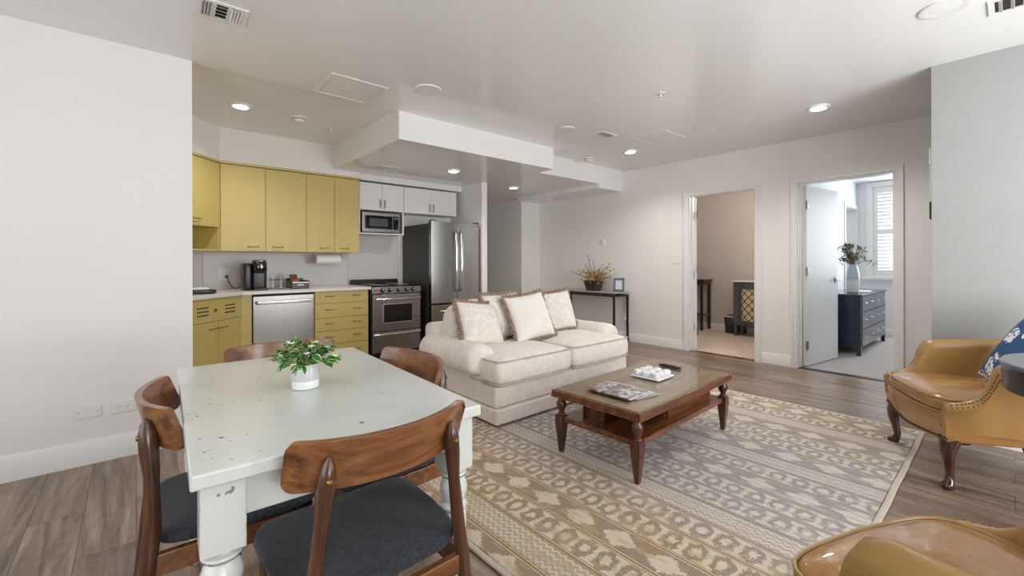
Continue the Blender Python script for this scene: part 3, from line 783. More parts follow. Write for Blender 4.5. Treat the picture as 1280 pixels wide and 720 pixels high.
MB().box(0, .175, 0, .24, 0, .008).box(0, .006, 0, .24, 0, .085).box(.169, .175, 0, .24, 0, .085).box(0, .175, 0, .006, 0, .062).box(0, .175, .234, .24, 0, .105).box(.085, .09, 0, .24, 0, .07).build('tray', M['black'], r, bevel=.002)
MB().box(.006, .17, -.002, .004, .060, .072).build('edge_strip', M['white_plastic'], r)
MB().box(.055, .12, -.003, 0, .035, .045).build('label_strip', M['white_plastic'], r)
o = MB().box(-.032, .032, -.022, .022, 0, .085, Matrix.Rotation(.12, 4, 'X')).build('packet', M['orange'], bevel=.004); tag(o, 'orange packet standing in the black caddy', 'packet', loc=(1.312, 5.14, CT + .012))
o = MB().box(-.036, .036, -.014, .014, 0, .135, Matrix.Rotation(-.06, 4, 'X')).build('packet', M['brown_box'], bevel=.003); tag(o, 'dark brown packet behind the orange one in caddy', 'packet', loc=(1.318, 5.205, CT + .016))
r = thing('serving_tray', 'flat black tray on the worktop at far left corner', 'tray', (.45, 4.83, CT))
MB().sell((0, 0, .020), (.115, .08, .020), .5, .5).build('tray', M['black'], r)
MB().sell((-.02, 0, .046), (.085, .06, .012), .7, .6).build('folded_cloth', M['paper'], r, label='white folded cloth')
r = thing('paper_towel_roll', 'white paper towel roll hung under the yellow cabinet', 'paper towels', (1.575, 5.29, 1.213))
MB().cyl((.0, 0, 0), (.275, 0, 0), .056, 32).build('roll', M['paper'], r)
MB().tube([(-.02, 0, .078), (-.02, 0, 0), (.295, 0, 0), (.295, 0, .078)], .005, 8).build('holder', M['nickel'], r)
# ------------------------------------------------------------------ ceiling fittings
def downlight(label, x, y, z, power, lens='shade_lit', grp='recessed downlights'):
    r = thing('downlight', label, 'ceiling light', (x, y, z), 0, grp)
    MB().lathe([(.060, -.014), (.078, -.016), (.086, -.010), (.088, 0), (.058, 0)], 36).build('trim_ring', M['white_plastic'], r)
    MB().lathe([(0, -.022), (.040, -.021), (.056, -.017), (.060, -.012), (0, -.012)], 32).build('lens', M[lens], r)
    l = bpy.data.lights.new('downlight_lamp', 'SPOT'); l.energy = power; l.spot_size = math.radians(150); l.spot_blend = .8; l.shadow_soft_size = .05; l.color = (1, .965, .92)
    o = bpy.data.objects.new('downlight_lamp', l); COL.objects.link(o); o.location = (0, 0, -.03); o.parent = r
downlight('lit round downlight above the yellow wall cabinets', .69, 4.37, ZK, 50)
downlight('lit round downlight in the soffit in front of refrigerator', 2.857, 4.355, ZS, 36)
downlight('lit round downlight in the hallway ceiling beyond the sofa', 4.25, 4.87, ZS + .02, 14)
downlight('lit round downlight nearest the first doorway and ceiling hatch', 4.532, 3.04, ZC, 74)
downlight('lit round downlight in front of the bedroom doorway', 4.482, 1.11, ZC, 74)
downlight('lit round downlight glimpsed in the bedroom ceiling at door top', 7.7, 1.10, 2.45, 20)
def speaker(label, x, y, z, s=1.0):
    r = thing('ceiling_speaker', label, 'speaker', (x, y, z), 0, 'round flush ceiling speakers')
    MB().lathe([(.062*s, -.003), (.092*s, -.010), (.104*s, -.007), (.106*s, 0), (.06*s, 0)], 40).build('bezel', M['white_plastic'], r)
    MB().lathe([(0, -.005), (.062*s, -.004), (.066*s, -.001), (0, -.001)], 36).build('grille', M['ceil'], r)
speaker('round white flush ceiling disc in front of the soffit corner', 1.714, 2.967, ZC)
speaker('small round white ceiling disc near soffit right end', 3.275, 2.943, ZC, .8)
speaker('large round white ceiling disc above the far leather chair', 3.225, .235, ZC, 1.02)
def detector(label, x, y, z):
    r = thing('smoke_detector', label, 'smoke detector', (x, y, z), 0, 'white smoke detectors')
    MB().lathe([(0, -.012), (.07, -.012), (.076, -.008), (.076, 0), (0, 0)], 32).build('base', M['white_plastic'], r)
    MB().lathe([(0, -.044), (.03, -.044), (.042, -.038), (.052, -.02), (.055, -.010), (0, -.010)], 32).build('cover', M['white_plastic'], r)
    MB().lathe([(.0535, -.019), (.0555, -.016), (.0535, -.013)], 32).build('slots', M['grille'], r)
detector('white smoke detector on the raised kitchen ceiling', 1.165, 4.394, ZK)
detector('white smoke detector at right of soffit near hallway', 4.437, 3.60, ZC)
def sprinkler(label, x, y, z):
    r = thing('fire_sprinkler', label, 'sprinkler', (x, y, z), 0, 'ceiling fire sprinklers')
    MB().lathe([(0, -.003), (.034, -.003), (.036, 0), (0, 0)], 24).build('escutcheon', M['white_plastic'], r)
    MB().cyl((0, 0, -.028), (0, 0, 0), .007, 10).cyl((.009, 0, -.04), (.006, 0, -.01), .0025, 6).cyl((-.009, 0, -.04), (-.006, 0, -.01), .0025, 6).build('frame', M['chrome'], r)
    MB().lathe([(0, -.043), (.016, -.043), (.017, -.041), (0, -.040)], 20).build('deflector', M['white_plastic'], r)
sprinkler('small sprinkler head on kitchen ceiling right of smoke detector', 1.493, 4.50, ZK)
sprinkler('small sprinkler head on the main ceiling above the coffee table', 3.16, 1.838, ZC)
sprinkler('small sprinkler head on kitchen soffit beside its vent', 2.09, 4.38, ZS)
r = thing('fire_sprinkler', 'sidewall sprinkler under the beam at hallway entrance', 'sprinkler', (5.30, 5.15, 2.225), 0, 'ceiling fire sprinklers')
MB().lathe([(0, -.018), (.03, -.018), (.055, -.004), (.055, 0), (0, 0)], 24).build('escutcheon', M['white_plastic'], r)
MB().cyl((0, 0, -.045), (0, 0, -.01), .009, 10).box(-.03, .03, -.008, .008, -.05, -.044).build('deflector', M['chrome'], r)

def vent(label, x, y, z, lx, ly, rot, kind):
    r = thing('ceiling_vent', label, 'air vent', (x, y, z), rot, 'white ceiling air vents')
    b = .024
    MB().frame('z', -.007, 0, -lx/2, lx/2, -ly/2, ly/2, b, b, b, b).build('frame', M['white_plastic'], r, bevel=.002)
    MB().box(-lx/2 + b, lx/2 - b, -ly/2 + b, ly/2 - b, -.001, 0).build('duct_opening', M['slot'], r)
    f = MB(); ix, iy = lx/2 - b, ly/2 - b
    if kind == 3:
        for c, half, horiz in ((-ix*.68, ix*.30, 0), (0, ix*.30, 1), (ix*.68, ix*.30, 0)):
            for k in range(4):
                if horiz:
                    yy = -iy + (k + .5)*iy*2/4; f.box(c - half, c + half, yy - .012, yy + .012, -.0075, -.0065, Matrix.Translation((0, yy, -.006)) @ Matrix.Rotation(.55, 4, 'X') @ Matrix.Translation((0, -yy, .006)))
                else:
                    xx = c - half + (k + .5)*half*2/4; s = 1 if c > 0 else -1
                    f.box(xx - .0075, xx + .0075, -iy, iy, -.0075, -.0065, Matrix.Translation((xx, 0, -.006)) @ Matrix.Rotation(.7*s, 4, 'Y') @ Matrix.Translation((-xx, 0, .006)))
            for e in (-1, 1): f.box(c + e*half - .003, c + e*half + .003, -iy, iy, -.008, -.001)
    else:
        n = 6
        for k in range(n):
            yy = -iy + (k + .5)*iy*2/n; f.box(-ix, ix, yy - .008, yy + .008, -.0075, -.006, Matrix.Translation((0, yy, -.006)) @ Matrix.Rotation(.6, 4, 'X') @ Matrix.Translation((0, -yy, .006)))
    f.build('louvers', M['white_plastic'], r, smooth=0)
vent('white three-way ceiling vent above the left wall and table', .347, 2.755, ZC, .235, .20, math.radians(-2), 3)
vent('white vent in the kitchen soffit', 2.19, 4.70, ZS, .27, .13, 0, 1)
vent('small white vent on ceiling between soffit and hatch', 3.735, 2.806, ZC, .24, .13, 0, 1)
vent('white vent at the ceiling edge above far leather chair', 3.42, -.06, ZC, .20, .30, 0, 1)
def hatch(label, x, y, z, lx, ly):
    r = thing('ceiling_hatch', label, 'access panel', (x, y, z), 0, 'white ceiling access hatches')
    b = .03
    MB().frame('z', -.006, 0, -lx/2, lx/2, -ly/2, ly/2, b, b, b, b).build('frame', M['ceil'], r, bevel=.0025)
    MB().box(-lx/2 + b + .004, lx/2 - b - .004, -ly/2 + b + .004, ly/2 - b - .004, -.004, 0).build('panel', M['ceil'], r)
hatch('square white access hatch at the kitchen ceiling edge', 1.258, 3.355, ZC, .43, .44)
hatch('square white access hatch near the lit downlight at east wall', 4.26, 2.51, ZC, .40, .40)

# ------------------------------------------------------------------ wall fittings
def plate(name, label, cat, x, y, z, w, h, facing, group=None):
    rot = {'s': 0, 'w': -PI/2}[facing]
    r = thing(name, label, cat, (x, y, z), rot, group)
    MB().box(-w/2, w/2, -.007, 0, -h/2, h/2).build('cover_plate', M['white_plastic'], r, bevel=.002)
    return r
r = plate('wall_outlet', 'blank white cover plate low on the left wall', 'wall plate', -.212, YL, .306, .115, .070, 's')
s = MB()
for x in (-.042, .042): s.cyl((x, -.008, 0), (x, -.006, 0), .003, 8)
s.build('screw', M['grille'], r)
r = plate('wall_outlet', 'white horizontal power outlet low on the left wall', 'outlet', -.057, YL, .306, .115, .072, 's')
MB().box(-.036, .036, -.0085, -.006, -.016, .016).build('receptacle', M['white_plastic'], r, bevel=.003)
s = MB()
for c in (-.02, .02):
    for dz_ in (-.006, .006): s.box(c - .004, c + .003, -.0092, -.008, dz_ - .001, dz_ + .001)
    s.cyl((c + .009, -.0092, 0), (c + .009, -.008, 0), .002, 8)
s.build('slots', M['slot'], r)
r = plate('thermostat', 'small white wall sensor with black eye above console table', 'thermostat', XE, 4.20, 1.488, .085, .085, 'w')
MB().box(-.030, .030, -.018, -.006, -.030, .030).build('housing', M['white_plastic'], r, bevel=.004)
MB().cyl((-.012, -.0195, .008), (-.012, -.017, .008), .009, 16).build('sensor_eye', M['slot'], r)
r = plate('light_switch', 'white double light switch left of the first doorway', 'light switch', XE, 2.988, 1.205, .115, .118, 'w')
for c in (-.023, .023):
    MB().box(c - .005, c + .005, -.013, -.006, -.011, .011, Matrix.Rotation(.2, 4, 'X')).build('toggle', M['white_plastic'], r, bevel=.001)
r = plate('wall_outlet', 'white outlet under the console table with plugged night light', 'outlet', XE, 3.765, .30, .072, .115, 'w')
MB().box(-.018, .018, -.010, -.006, -.042, .042).build('receptacle', M['white_plastic'], r, bevel=.003)
MB().sell((0, -.026, .022), (.018, .02, .022), .6, .6, 16, 8).build('plug', M['white_plastic'], r)
# things on the hidden north face of the near wall, seen edge-on at its corner
r = thing('intercom', 'white wall device seen edge-on at top of the grey wall corner', 'wall device', (XN + .06, .372, 1.90))
MB().box(-.045, .045, 0, .014, -.055, .055).build('housing', M['white_plastic'], r, bevel=.004)
MB().box(-.03, .03, .014, .016, -.03, .03).build('face', M['grille'], r)
r = thing('wall_panel', 'narrow white panel with dark lower end at grey wall corner', 'wall device', (XN + .05, .372, 1.50))
MB().box(-.04, .04, 0, .009, .09, .34).build('housing', M['white_plastic'], r, bevel=.003)
MB().box(-.04, .04, 0, .012, -.035, .085).build('lower_end', M['iron'], r, bevel=.003)

# ------------------------------------------------------------------ rug
def rug():
    x0, x1, y0, y1 = 1.045, 4.055, .405, 2.84
    r = thing('area_rug', 'large tan and blue-grey striped area rug under coffee table', 'rug', ((x0 + x1)/2, (y0 + y1)/2, 0), math.radians(.3))
    hx, hy = (x1 - x0)/2, (y1 - y0)/2
    mb = MB(); mb.box(-hx + .015, hx - .015, -hy + .015, hy - .015, .001, .012)
    mb.build('pile', M['rug'], r, smooth=0)
    rad = .009
    for name, a, b in (('binding', (-hx, -hy), (hx, -hy)), ('binding', (hx, -hy), (hx, hy)), ('binding', (hx, hy), (-hx, hy)), ('binding', (-hx, hy), (-hx, -hy))):
        n = 30; pts = [(a[0] + (b[0] - a[0])*i/n + .0015*math.sin(i*1.7), a[1] + (b[1] - a[1])*i/n + .0015*math.cos(i*1.3), .008) for i in range(n + 1)]
        MB().tube(pts, rad, 8, squash=(1.6, .85)).build(name, M['rug_edge'], r)
rug()
RZ = .0125   # top of the rug

# ------------------------------------------------------------------ sofa and its pillows
def sofa():
    r = thing('sofa', 'cream damask two-seat sofa with rolled arms', 'sofa', (2.695, 2.85, 0), 0)
    MB().box(-.79, .79, -.47, .47, .14, .292).build('base', M['sofa'], r, bevel=.022, seg=3)
    MB().box(-.795, .795, -.488, .475, .028, .138).build('skirt_band', M['sofa'], r, bevel=.016, seg=3)
    ft = MB()
    for x in (-.72, .72):
        for y in (-.42, .42): ft.box(x - .03, x + .03, y - .03, y + .03, 0 if y > 0 else RZ, .03)
    for i, (x, y) in enumerate(((-.72, -.42), (.72, -.42), (-.72, .42), (.72, .42))): pass
    ft.bm.free()
    for x, y in ((-.72, -.42), (.72, -.42), (-.72, .42), (.72, .42)):
        MB().box(x - .03, x + .03, y - .03, y + .03, RZ if y < 0 else .001, .03).build('foot', M['espresso'], r)
    # arms
    for s in (-1, 1):
        def sec(k, dx=0):
            cx, cz, R = .775, .452, .125*k
            pts = [(.64, .24), (.64, .42)]
            for i in range(0, 15):
                a_ = PI - PI*1.25*i/14
                pts.append((cx + R*1.06*math.cos(a_), cz + R*math.sin(a_)))
            pts += [(.788, .352), (.788, .24)]
            return pts
        rings = []
        for y, k in ((-.300, .45), (-.298, .72), (-.285, .90), (-.26, .98), (-.21, 1.01), (0, 1.0), (.25, .99), (.42, .97), (.45, .8)):
            base = sec(k)
            if k < .95 and y < 0:   # round the front in towards the roll centre
                base = [((.775 + (x - .775)*(k if z > .36 else 1.0)), (.452 + (z - .452)*(k if z > .36 else 1.0))) for x, z in sec(1.0)]
            rings.append([Vector((s*x, y + (.012*math.sin(z*9)), z)) for x, z in base])
        MB().loft(rings).build('arm', M['sofa'], r, smooth=60)
        for q in range(7):  # gathered pleats on the roll front
            pass
    # back frame
    pb = [(.30, .28), (.30, .60)] + [(.40 + .10*math.cos(PI - PI*i/10), .60 + .065*math.sin(PI*i/10)) for i in range(11)] + [(.49, .28)]
    rings = []
    for x, k in ((-.80, .86), (-.79, .96), (-.77, 1), (.77, 1), (.79, .96), (.80, .86)):
        rings.append([Vector((x, .40 + (y - .40)*k, .28 + (z - .28)*(.97 + .03*k))) for y, z in pb])
    MB().loft(rings).build('back_frame', M['sofa'], r, smooth=60)
    # seat cushions (T-shaped in front of the arms)
    for s in (-1, 1):
        def fn(p, s=s):
            ox = p.x*s
            if p.y > .07 and ox > .235: p = Vector((s*(.235 + (ox - .235)*.05), p.y, p.z))
            p.z += .016*math.cos(min(1, abs(p.x)/.4)*PI/2)*math.cos(min(1, abs(p.y)/.35)*PI/2) if p.z > 0 else 0
            return p
        c = (s*.397, -.165, .392)
        cu = MB().sell(c, (.397, .345, .105), .38, .16, 72, 20, fn).build('seat_cushion', M['sofa'], r, smooth=70)
        for zz in (.082, -.082):
            pts = []
            for i in range(73):
                u = 2*PI*i/72; q = lambda v, e: math.copysign(abs(v)**e, v)
                p = fn(Vector((.392*q(math.cos(u), .16), .341*q(math.sin(u), .16), 0)))
                pts.append((c[0] + p.x*1.002, c[1] + p.y*1.002, c[2] + zz))
            MB().tube(pts, .006, 6, cap=False).build('piping', M['sofa_tan'], cu)
    # loose back cushions
    for s, hh in ((-1, .200), (1, .215)):
        Mx = Matrix.Translation((s*.375, .225, .655)) @ Matrix.Rotation(-.16, 4, 'X')
        def fb(p):
            k = 1 - .10*(p.z/.2)**2
            return Vector((p.x*k if p.z > 0 else p.x, p.y*(1.0 - .25*max(0, p.z)/.2), p.z))
        MB().sell((0, 0, 0), (.375, .115, hh), .55, .38, 48, 20, fb, Mx).build('back_cushion', M['sofa'], r, smooth=70)
    return r
sofa()

def throw_pillow(label, x, y, z, w, h, tilt, yaw, roll, mat, sides='ltrb', lean=.0):
    r = thing('throw_pillow', label, 'pillow', (x, y, z), yaw, 'fringed throw pillows on the sofa')
    Mx = Matrix.Rotation(-tilt, 4, 'X') @ Matrix.Rotation(roll, 4, 'Y') @ Matrix.Translation((0, 0, h/2))
    T = .092
    def P(u, v, s):
        a, b = 2*u - 1, 2*v - 1
        ex = a*(1 - .07*(1 - b*b)) if True else a
        ez = b*(1 - .07*(1 - a*a))
        th = T*max(0, (1 - abs(a)**2.6))**.55*max(0, (1 - abs(b)**2.6))**.55
        return Mx @ Vector((ex*w/2, s*th, ez*h/2))
    mb = MB()
    n = 22
    mb.grid(n, n, lambda u, v: P(u, v, -1)); mb.grid(n, n, lambda u, v: P(u, v, 1))
    bmesh.ops.remove_doubles(mb.bm, verts=mb.bm.verts, dist=.0006)
    mb.build('cover', mat, r, smooth=80)
    rnd = random.Random(int(x*1000))
    fr = MB()
    for e in sides:
        N = 54
        for i in range(N):
            t = (i + .5)/N
            u, v = {'l': (0, t), 'r': (1, t), 't': (t, 1), 'b': (t, 0)}[e]
            a, b = 2*u - 1, 2*v - 1
            base = Vector((a*(1 - .07*(1 - b*b))*w/2, 0, b*(1 - .07*(1 - a*a))*h/2))
            out = {'l': Vector((-1, 0, 0)), 'r': Vector((1, 0, 0)), 't': Vector((0, 0, 1)), 'b': Vector((0, 0, -1))}[e]
            for k in range(2):
                L_ = (.036 if e in 'lt' else .022) + rnd.uniform(-.007, .008)
                d_ = (out + Vector((rnd.uniform(-.25, .25), rnd.uniform(-.55, .55), rnd.uniform(-.25, .25)))).normalized()
                o_ = Vector((0, rnd.uniform(-.008, .008), 0))
                p0 = base - out*.004 + o_; p1 = p0 + d_*L_*.6; p2 = p0 + (d_ + Vector((0, 0, -.2)))*L_
                fr.tube([Mx @ p0, Mx @ p1, Mx @ p2], [.0065, .0065, .003], 5)
    fr.build('fringe', M['fringe'], r, smooth=60)
    return r
throw_pillow('leaf-patterned fringed pillow leaning by the sofa left arm', 2.135, 2.80, .495, .445, .385, .46, math.radians(8), .14, M['pillow'])
throw_pillow('white fringed pillow mostly hidden behind the plain one at centre', 2.49, 2.92, .505, .42, .41, .32, 0, -.02, M['pillow'])
throw_pillow('plain white fringed pillow in front at sofa centre', 2.655, 2.73, .50, .44, .42, .40, math.radians(-6), -.10, M['pillow_plain'])
throw_pillow('fringed pillow standing beside the right arm of sofa', 3.15, 2.91, .505, .44, .39, .30, math.radians(-6), -.06, M['pillow'])

# ------------------------------------------------------------------ coffee table and what lies on it
def coffee_table():
    r = thing('coffee_table', 'mahogany coffee table with lower shelf and turned legs', 'table', (2.53, 1.575, RZ), math.radians(1.5))
    hx, hy, zt_ = .59, .305, .386
    MB().box(-hx, hx, -hy, hy, zt_ - .040, zt_ - .004).box(-hx - .005, hx + .005, -hy - .005, hy + .005, zt_ - .046, zt_ - .038).build('top_frame', M['mahogany_x'], r, bevel=.004)
    MB().box(-hx + .02, hx - .02, -hy + .02, hy - .02, zt_ - .005, zt_ - .001).build('top_panel', M['burl'], r)
    MB().box(-hx - .004, hx + .004, -hy - .004, hy + .004, zt_, zt_ + .006).build('glass_top', M['glass_green'], r, bevel=.0015)
    MB().box(-hx + .035, hx - .035, -hy + .035, hy - .035, .190, .222).build('shelf', M['mahogany_x'], r, bevel=.004)
    for sx in (-1, 1):
        for sy in (-1, 1):
            c = (sx*(hx - .045), sy*(hy - .042))
            L_ = MB()
            L_.lathe([(.012, .345), (.026, .342), (.028, .335), (.018, .328), (.020, .320), (.030, .304), (.032, .290), (.027, .272), (.017, .254), (.0155, .244), (.025, .238), (.027, .232), (.02, .228)], 20, (c[0], c[1], 0))
            def sq(h_, z): return [Vector((c[0] + a*h_, c[1] + b*h_, z)) for a, b in ((-1,-1),(1,-1),(1,1),(-1,1))]
            L_.loft([sq(.028, .230), sq(.029, .188), sq(.029, .180), sq(.0135, .012), sq(.0115, 0)])
            L_.build('leg', M['mahogany'], r, bevel=.002)
    bx = MB()
    bx.box(-.44, .49, .165, .180, .222, .342).box(-.115, -.10, -.185, .165, .222, .342)
    bx.box(-.10, .49, -.200, -.185, .222, .342).box(.475, .49, -.185, .165, .222, .342).box(-.44, -.425, .03, .165, .222, .342)
    bx.build('compartment', M['mahogany_x'], r)
    return r
coffee_table()
TT = RZ + .386 + .0065
def magazine(label, x, y, z, rot, cover, w=.225, h=.29, t=.006):
    r = thing('magazine', label, 'magazine', (x, y, z), rot, 'magazines on the coffee table')
    def bend(i): return .002*math.sin(i*PI)
    pg = MB(); pg.box(-w/2 + .002, w/2 - .002, -h/2 + .002, h/2 - .002, .0008, t - .0008); pg.build('pages', M['paper'], r)
    MB().box(-w/2, w/2, -h/2, h/2, t - .0008, t).box(-w/2, w/2, -h/2, h/2, 0, .0008).box(-w/2, -w/2 + .001, -h/2, h/2, 0, t).build('cover', cover, r)
    return r
magazine('blue-covered magazine under the photo magazine, sticking out right', 2.20, 1.535, TT, math.radians(-4), M['mag2'], .215, .285, .006)
magazine('magazine with a brown interior photo cover, on top', 2.165, 1.548, TT + .0065, math.radians(2), M['mag1'], .225, .30, .008)
o = MB().box(-.10, .10, -.135, .135, 0, .0015).build('leaflet', M['stone']); tag(o, 'thin tan leaflet peeking from beneath the magazines', 'leaflet', loc=(2.235, 1.500, TT - .0007), rotz=math.radians(-9))
r = thing('board_tray', 'white square tray with nine small white blocks on it', 'tray', (2.632, 1.60, TT), math.radians(1.5))
MB().box(-.105, .105, -.105, .105, .002, .012).build('base', M['ceramic'], r, bevel=.003)
for sx in (-1, 1):
    for sy in (-1, 1): MB().cyl((sx*.085, sy*.085, 0), (sx*.085, sy*.085, .004), .008, 10).build('foot', M['white_plastic'], r)
first = None
for i, rn in enumerate(('front', 'middle', 'back')):
    for j, cn in enumerate(('nearest the magazines', 'centre', 'nearest the far end')):
        lab = f'small white block on the tray, {rn} row, {cn}'
        p = (2.632 + (j - 1)*.066, 1.60 + (i - 1)*.066, TT + .012)
        if first is None:
            first = thing('game_block', lab, 'game piece', p, 0, 'white blocks on the tray')
            MB().sell((0, 0, .017), (.025, .025, .017), .35, .5, 24, 10).build('block', M['ceramic'], first)
            MB().lathe([(.009, .0342), (.013, .0352), (.017, .0342), (.013, .033)], 20).build('ring', M['white_plastic'], first)
        else: dup(first, p, (i + j)*.5, lab)
r = thing('remote_control', 'black remote control on the glass coffee table', 'remote', (2.945, 1.645, TT), math.radians(-91))
MB().sell((0, 0, .009), (.085, .022, .009), .5, .35, 40, 10).build('body', M['remote'], r)
b_ = MB()
for k in range(6):
    for q in (-1, 0, 1): b_.box(-.055 + k*.016, -.046 + k*.016, q*.012 - .004, q*.012 + .004, .0165, .0195)
b_.build('buttons', M['button'], r)
# ------------------------------------------------------------------ console table and its ornaments
def console():
    r = thing('console_table', 'narrow dark metal console table with grey top behind sofa', 'table', (5.30, 4.27, 0))
    zt_ = .735
    MB().box(-.185, .185, -.575, .575, zt_ - .016, zt_).build('table_top', M['stone'], r, bevel=.002)
    f = MB()
    for x in (-.165, .165): f.box(x - .012, x + .012, -.56, .56, zt_ - .062, zt_ - .040)
    for y in (-.548, .548): f.box(-.165, .165, y - .012, y + .012, zt_ - .062, zt_ - .040)
    for x in (-.165, .165):
        for y in (-.4, -.13, .13, .4): f.cyl((x, y, zt_ - .042), (x, y, zt_ - .015), .008, 8)
    f.build('top_rail', M['iron'], r)
    for x in (-.165, .165):
        for y in (-.548, .548): MB().box(x - .013, x + .013, y - .013, y + .013, 0, zt_ - .04).build('leg', M['iron'], r, bevel=.002)
console()
r = thing('dried_arrangement', 'dried twigs and straw flowers in dark woven planter', 'dried flowers', (5.30, 4.215, .735))
MB().loft([[Vector((a*(.115 + .055*k), b*(.085 + .03*k), .155*k)) for a, b in ((-.62,-1),(.62,-1),(.62,1),(-.62,1))] for k in (0, .03, .5, .97, 1)]).build('planter', M['basket'], r, bevel=.006)
rnd = random.Random(3)
tw = MB(); st = MB(); bl_ = MB()
for k in range(26):
    a = rnd.uniform(0, 2*PI); sp = rnd.uniform(.08, .50); hgt = rnd.uniform(.16, .52)*(1 - sp*.8)
    p = [Vector((.02*math.cos(a), .06*math.sin(a), .13))]
    for q in range(1, 6):
        t = q/5; p.append(Vector((sp*.62*t*math.cos(a) + rnd.uniform(-.02, .02), sp*.95*t*math.sin(a) + rnd.uniform(-.02, .02), .13 + hgt*t - .05*t*t*sp*3)))
    (tw if k % 3 else st).tube(p, [.005, .005, .0045, .004, .0035, .002], 5)
    if k % 2 == 0:
        for q in range(3): MB().ball(p[-1 - q] + Vector((rnd.uniform(-.015, .015),)*3), rnd.uniform(.006, .011), 6).build('seed_head', M['twig'], r)
for k in range(150):
    a = rnd.uniform(0, 2*PI); rr = rnd.uniform(.02, .20); z = rnd.uniform(.14, .30) - rr*.3
    p0 = Vector((rr*.6*math.cos(a), rr*math.sin(a), z)); d_ = Vector((math.cos(a)*.6, math.sin(a), rnd.uniform(.2, 1.2))).normalized()
    L_ = rnd.uniform(.04, .11)
    st.tube([p0, p0 + d_*L_*.5, p0 + d_*L_ + Vector((0, 0, -.01))], [.003, .009, .0015], 5, squash=(1.4, .35))
tw.build('twigs', M['twig'], r); st.build('straw_leaves', M['dry'], r)
SF = plain('cream_straw_flower', sr(216, 178, 146), .8, var=.2, scale=40)
for k in range(16):
    a = rnd.uniform(0, 2*PI); MB().ball((.07*math.cos(a), .13*math.sin(a), rnd.uniform(.15, .22)), rnd.uniform(.012, .022), 8, (1, 1, .7)).build('straw_flower', SF, r)
r = thing('picture_frame', 'small slate-blue picture frame standing on the console table', 'picture frame', (5.36, 3.80, .735), math.radians(-62))
Mt = Matrix.Rotation(-.16, 4, 'X')
fr_ = MB()
for x0, x1, z0, z1 in ((-.075, -.048, 0, .20), (.048, .075, 0, .20), (-.075, .075, 0, .034), (-.075, .075, .166, .20)): fr_.box(x0, x1, -.012, .012, z0, z1, Mt)
fr_.build('frame', M['grey_frame'], r, bevel=.003)
MB().box(-.05, .05, -.004, .006, .032, .168, Mt).build('print', M['photo_pale'], r)
MB().box(-.05, .05, -.0065, -.0055, .032, .168, Mt).build('glazing', M['glass'], r)
MB().box(-.02, .02, .012, .016, .0, .15, Matrix.Translation((0, .052, 0)) @ Matrix.Rotation(.14, 4, 'X')).build('easel_back', M['grey_frame'], r)

# ------------------------------------------------------------------ dining table
def dining_table():
    ang = math.radians(-2.3)
    r = thing('dining_table', 'distressed white painted dining table with turned legs', 'table', (.446, 1.60, 0), ang)
    hx, hy = .345, .56
    MB().box(-hx, hx, -hy, hy, .728, .760).build('table_top', M['paint'], r, bevel=.005, seg=3)
    for x0, x1, y0, y1 in ((-hx + .055, hx - .055, -hy + .04, -hy + .06), (-hx + .055, hx - .055, hy - .06, hy - .04), (-hx + .045, -hx + .065, -hy + .05, hy - .05), (hx - .065, hx - .045, -hy + .05, hy - .05)):
        MB().box(x0, x1, y0, y1, .635, .728).build('apron', M['paint'], r, bevel=.002)
    for sx in (-1, 1):
        for sy in (-1, 1):
            c = (sx*(hx - .058), sy*(hy - .062)); b = .041
            L_ = MB().box(c[0] - b, c[0] + b, c[1] - b, c[1] + b, .575, .728)
            prof = [(.0, .002), (.020, .002), (.022, .03), (.020, .05), (.026, .06), (.026, .075), (.021, .085), (.026, .18), (.034, .33), (.038, .42), (.036, .445), (.031, .452), (.039, .458), (.040, .466), (.037, .472), (.031, .476), (.034, .485), (.040, .505), (.040, .522), (.034, .538), (.028, .548), (.037, .552), (.039, .558), (.036, .564), (.039, .568), (.040, .574), (.038, .578)]
            L_.lathe(prof, 28, (c[0], c[1], 0)).build('leg', M['paint'], r, bevel=.006, seg=2)
dining_table()
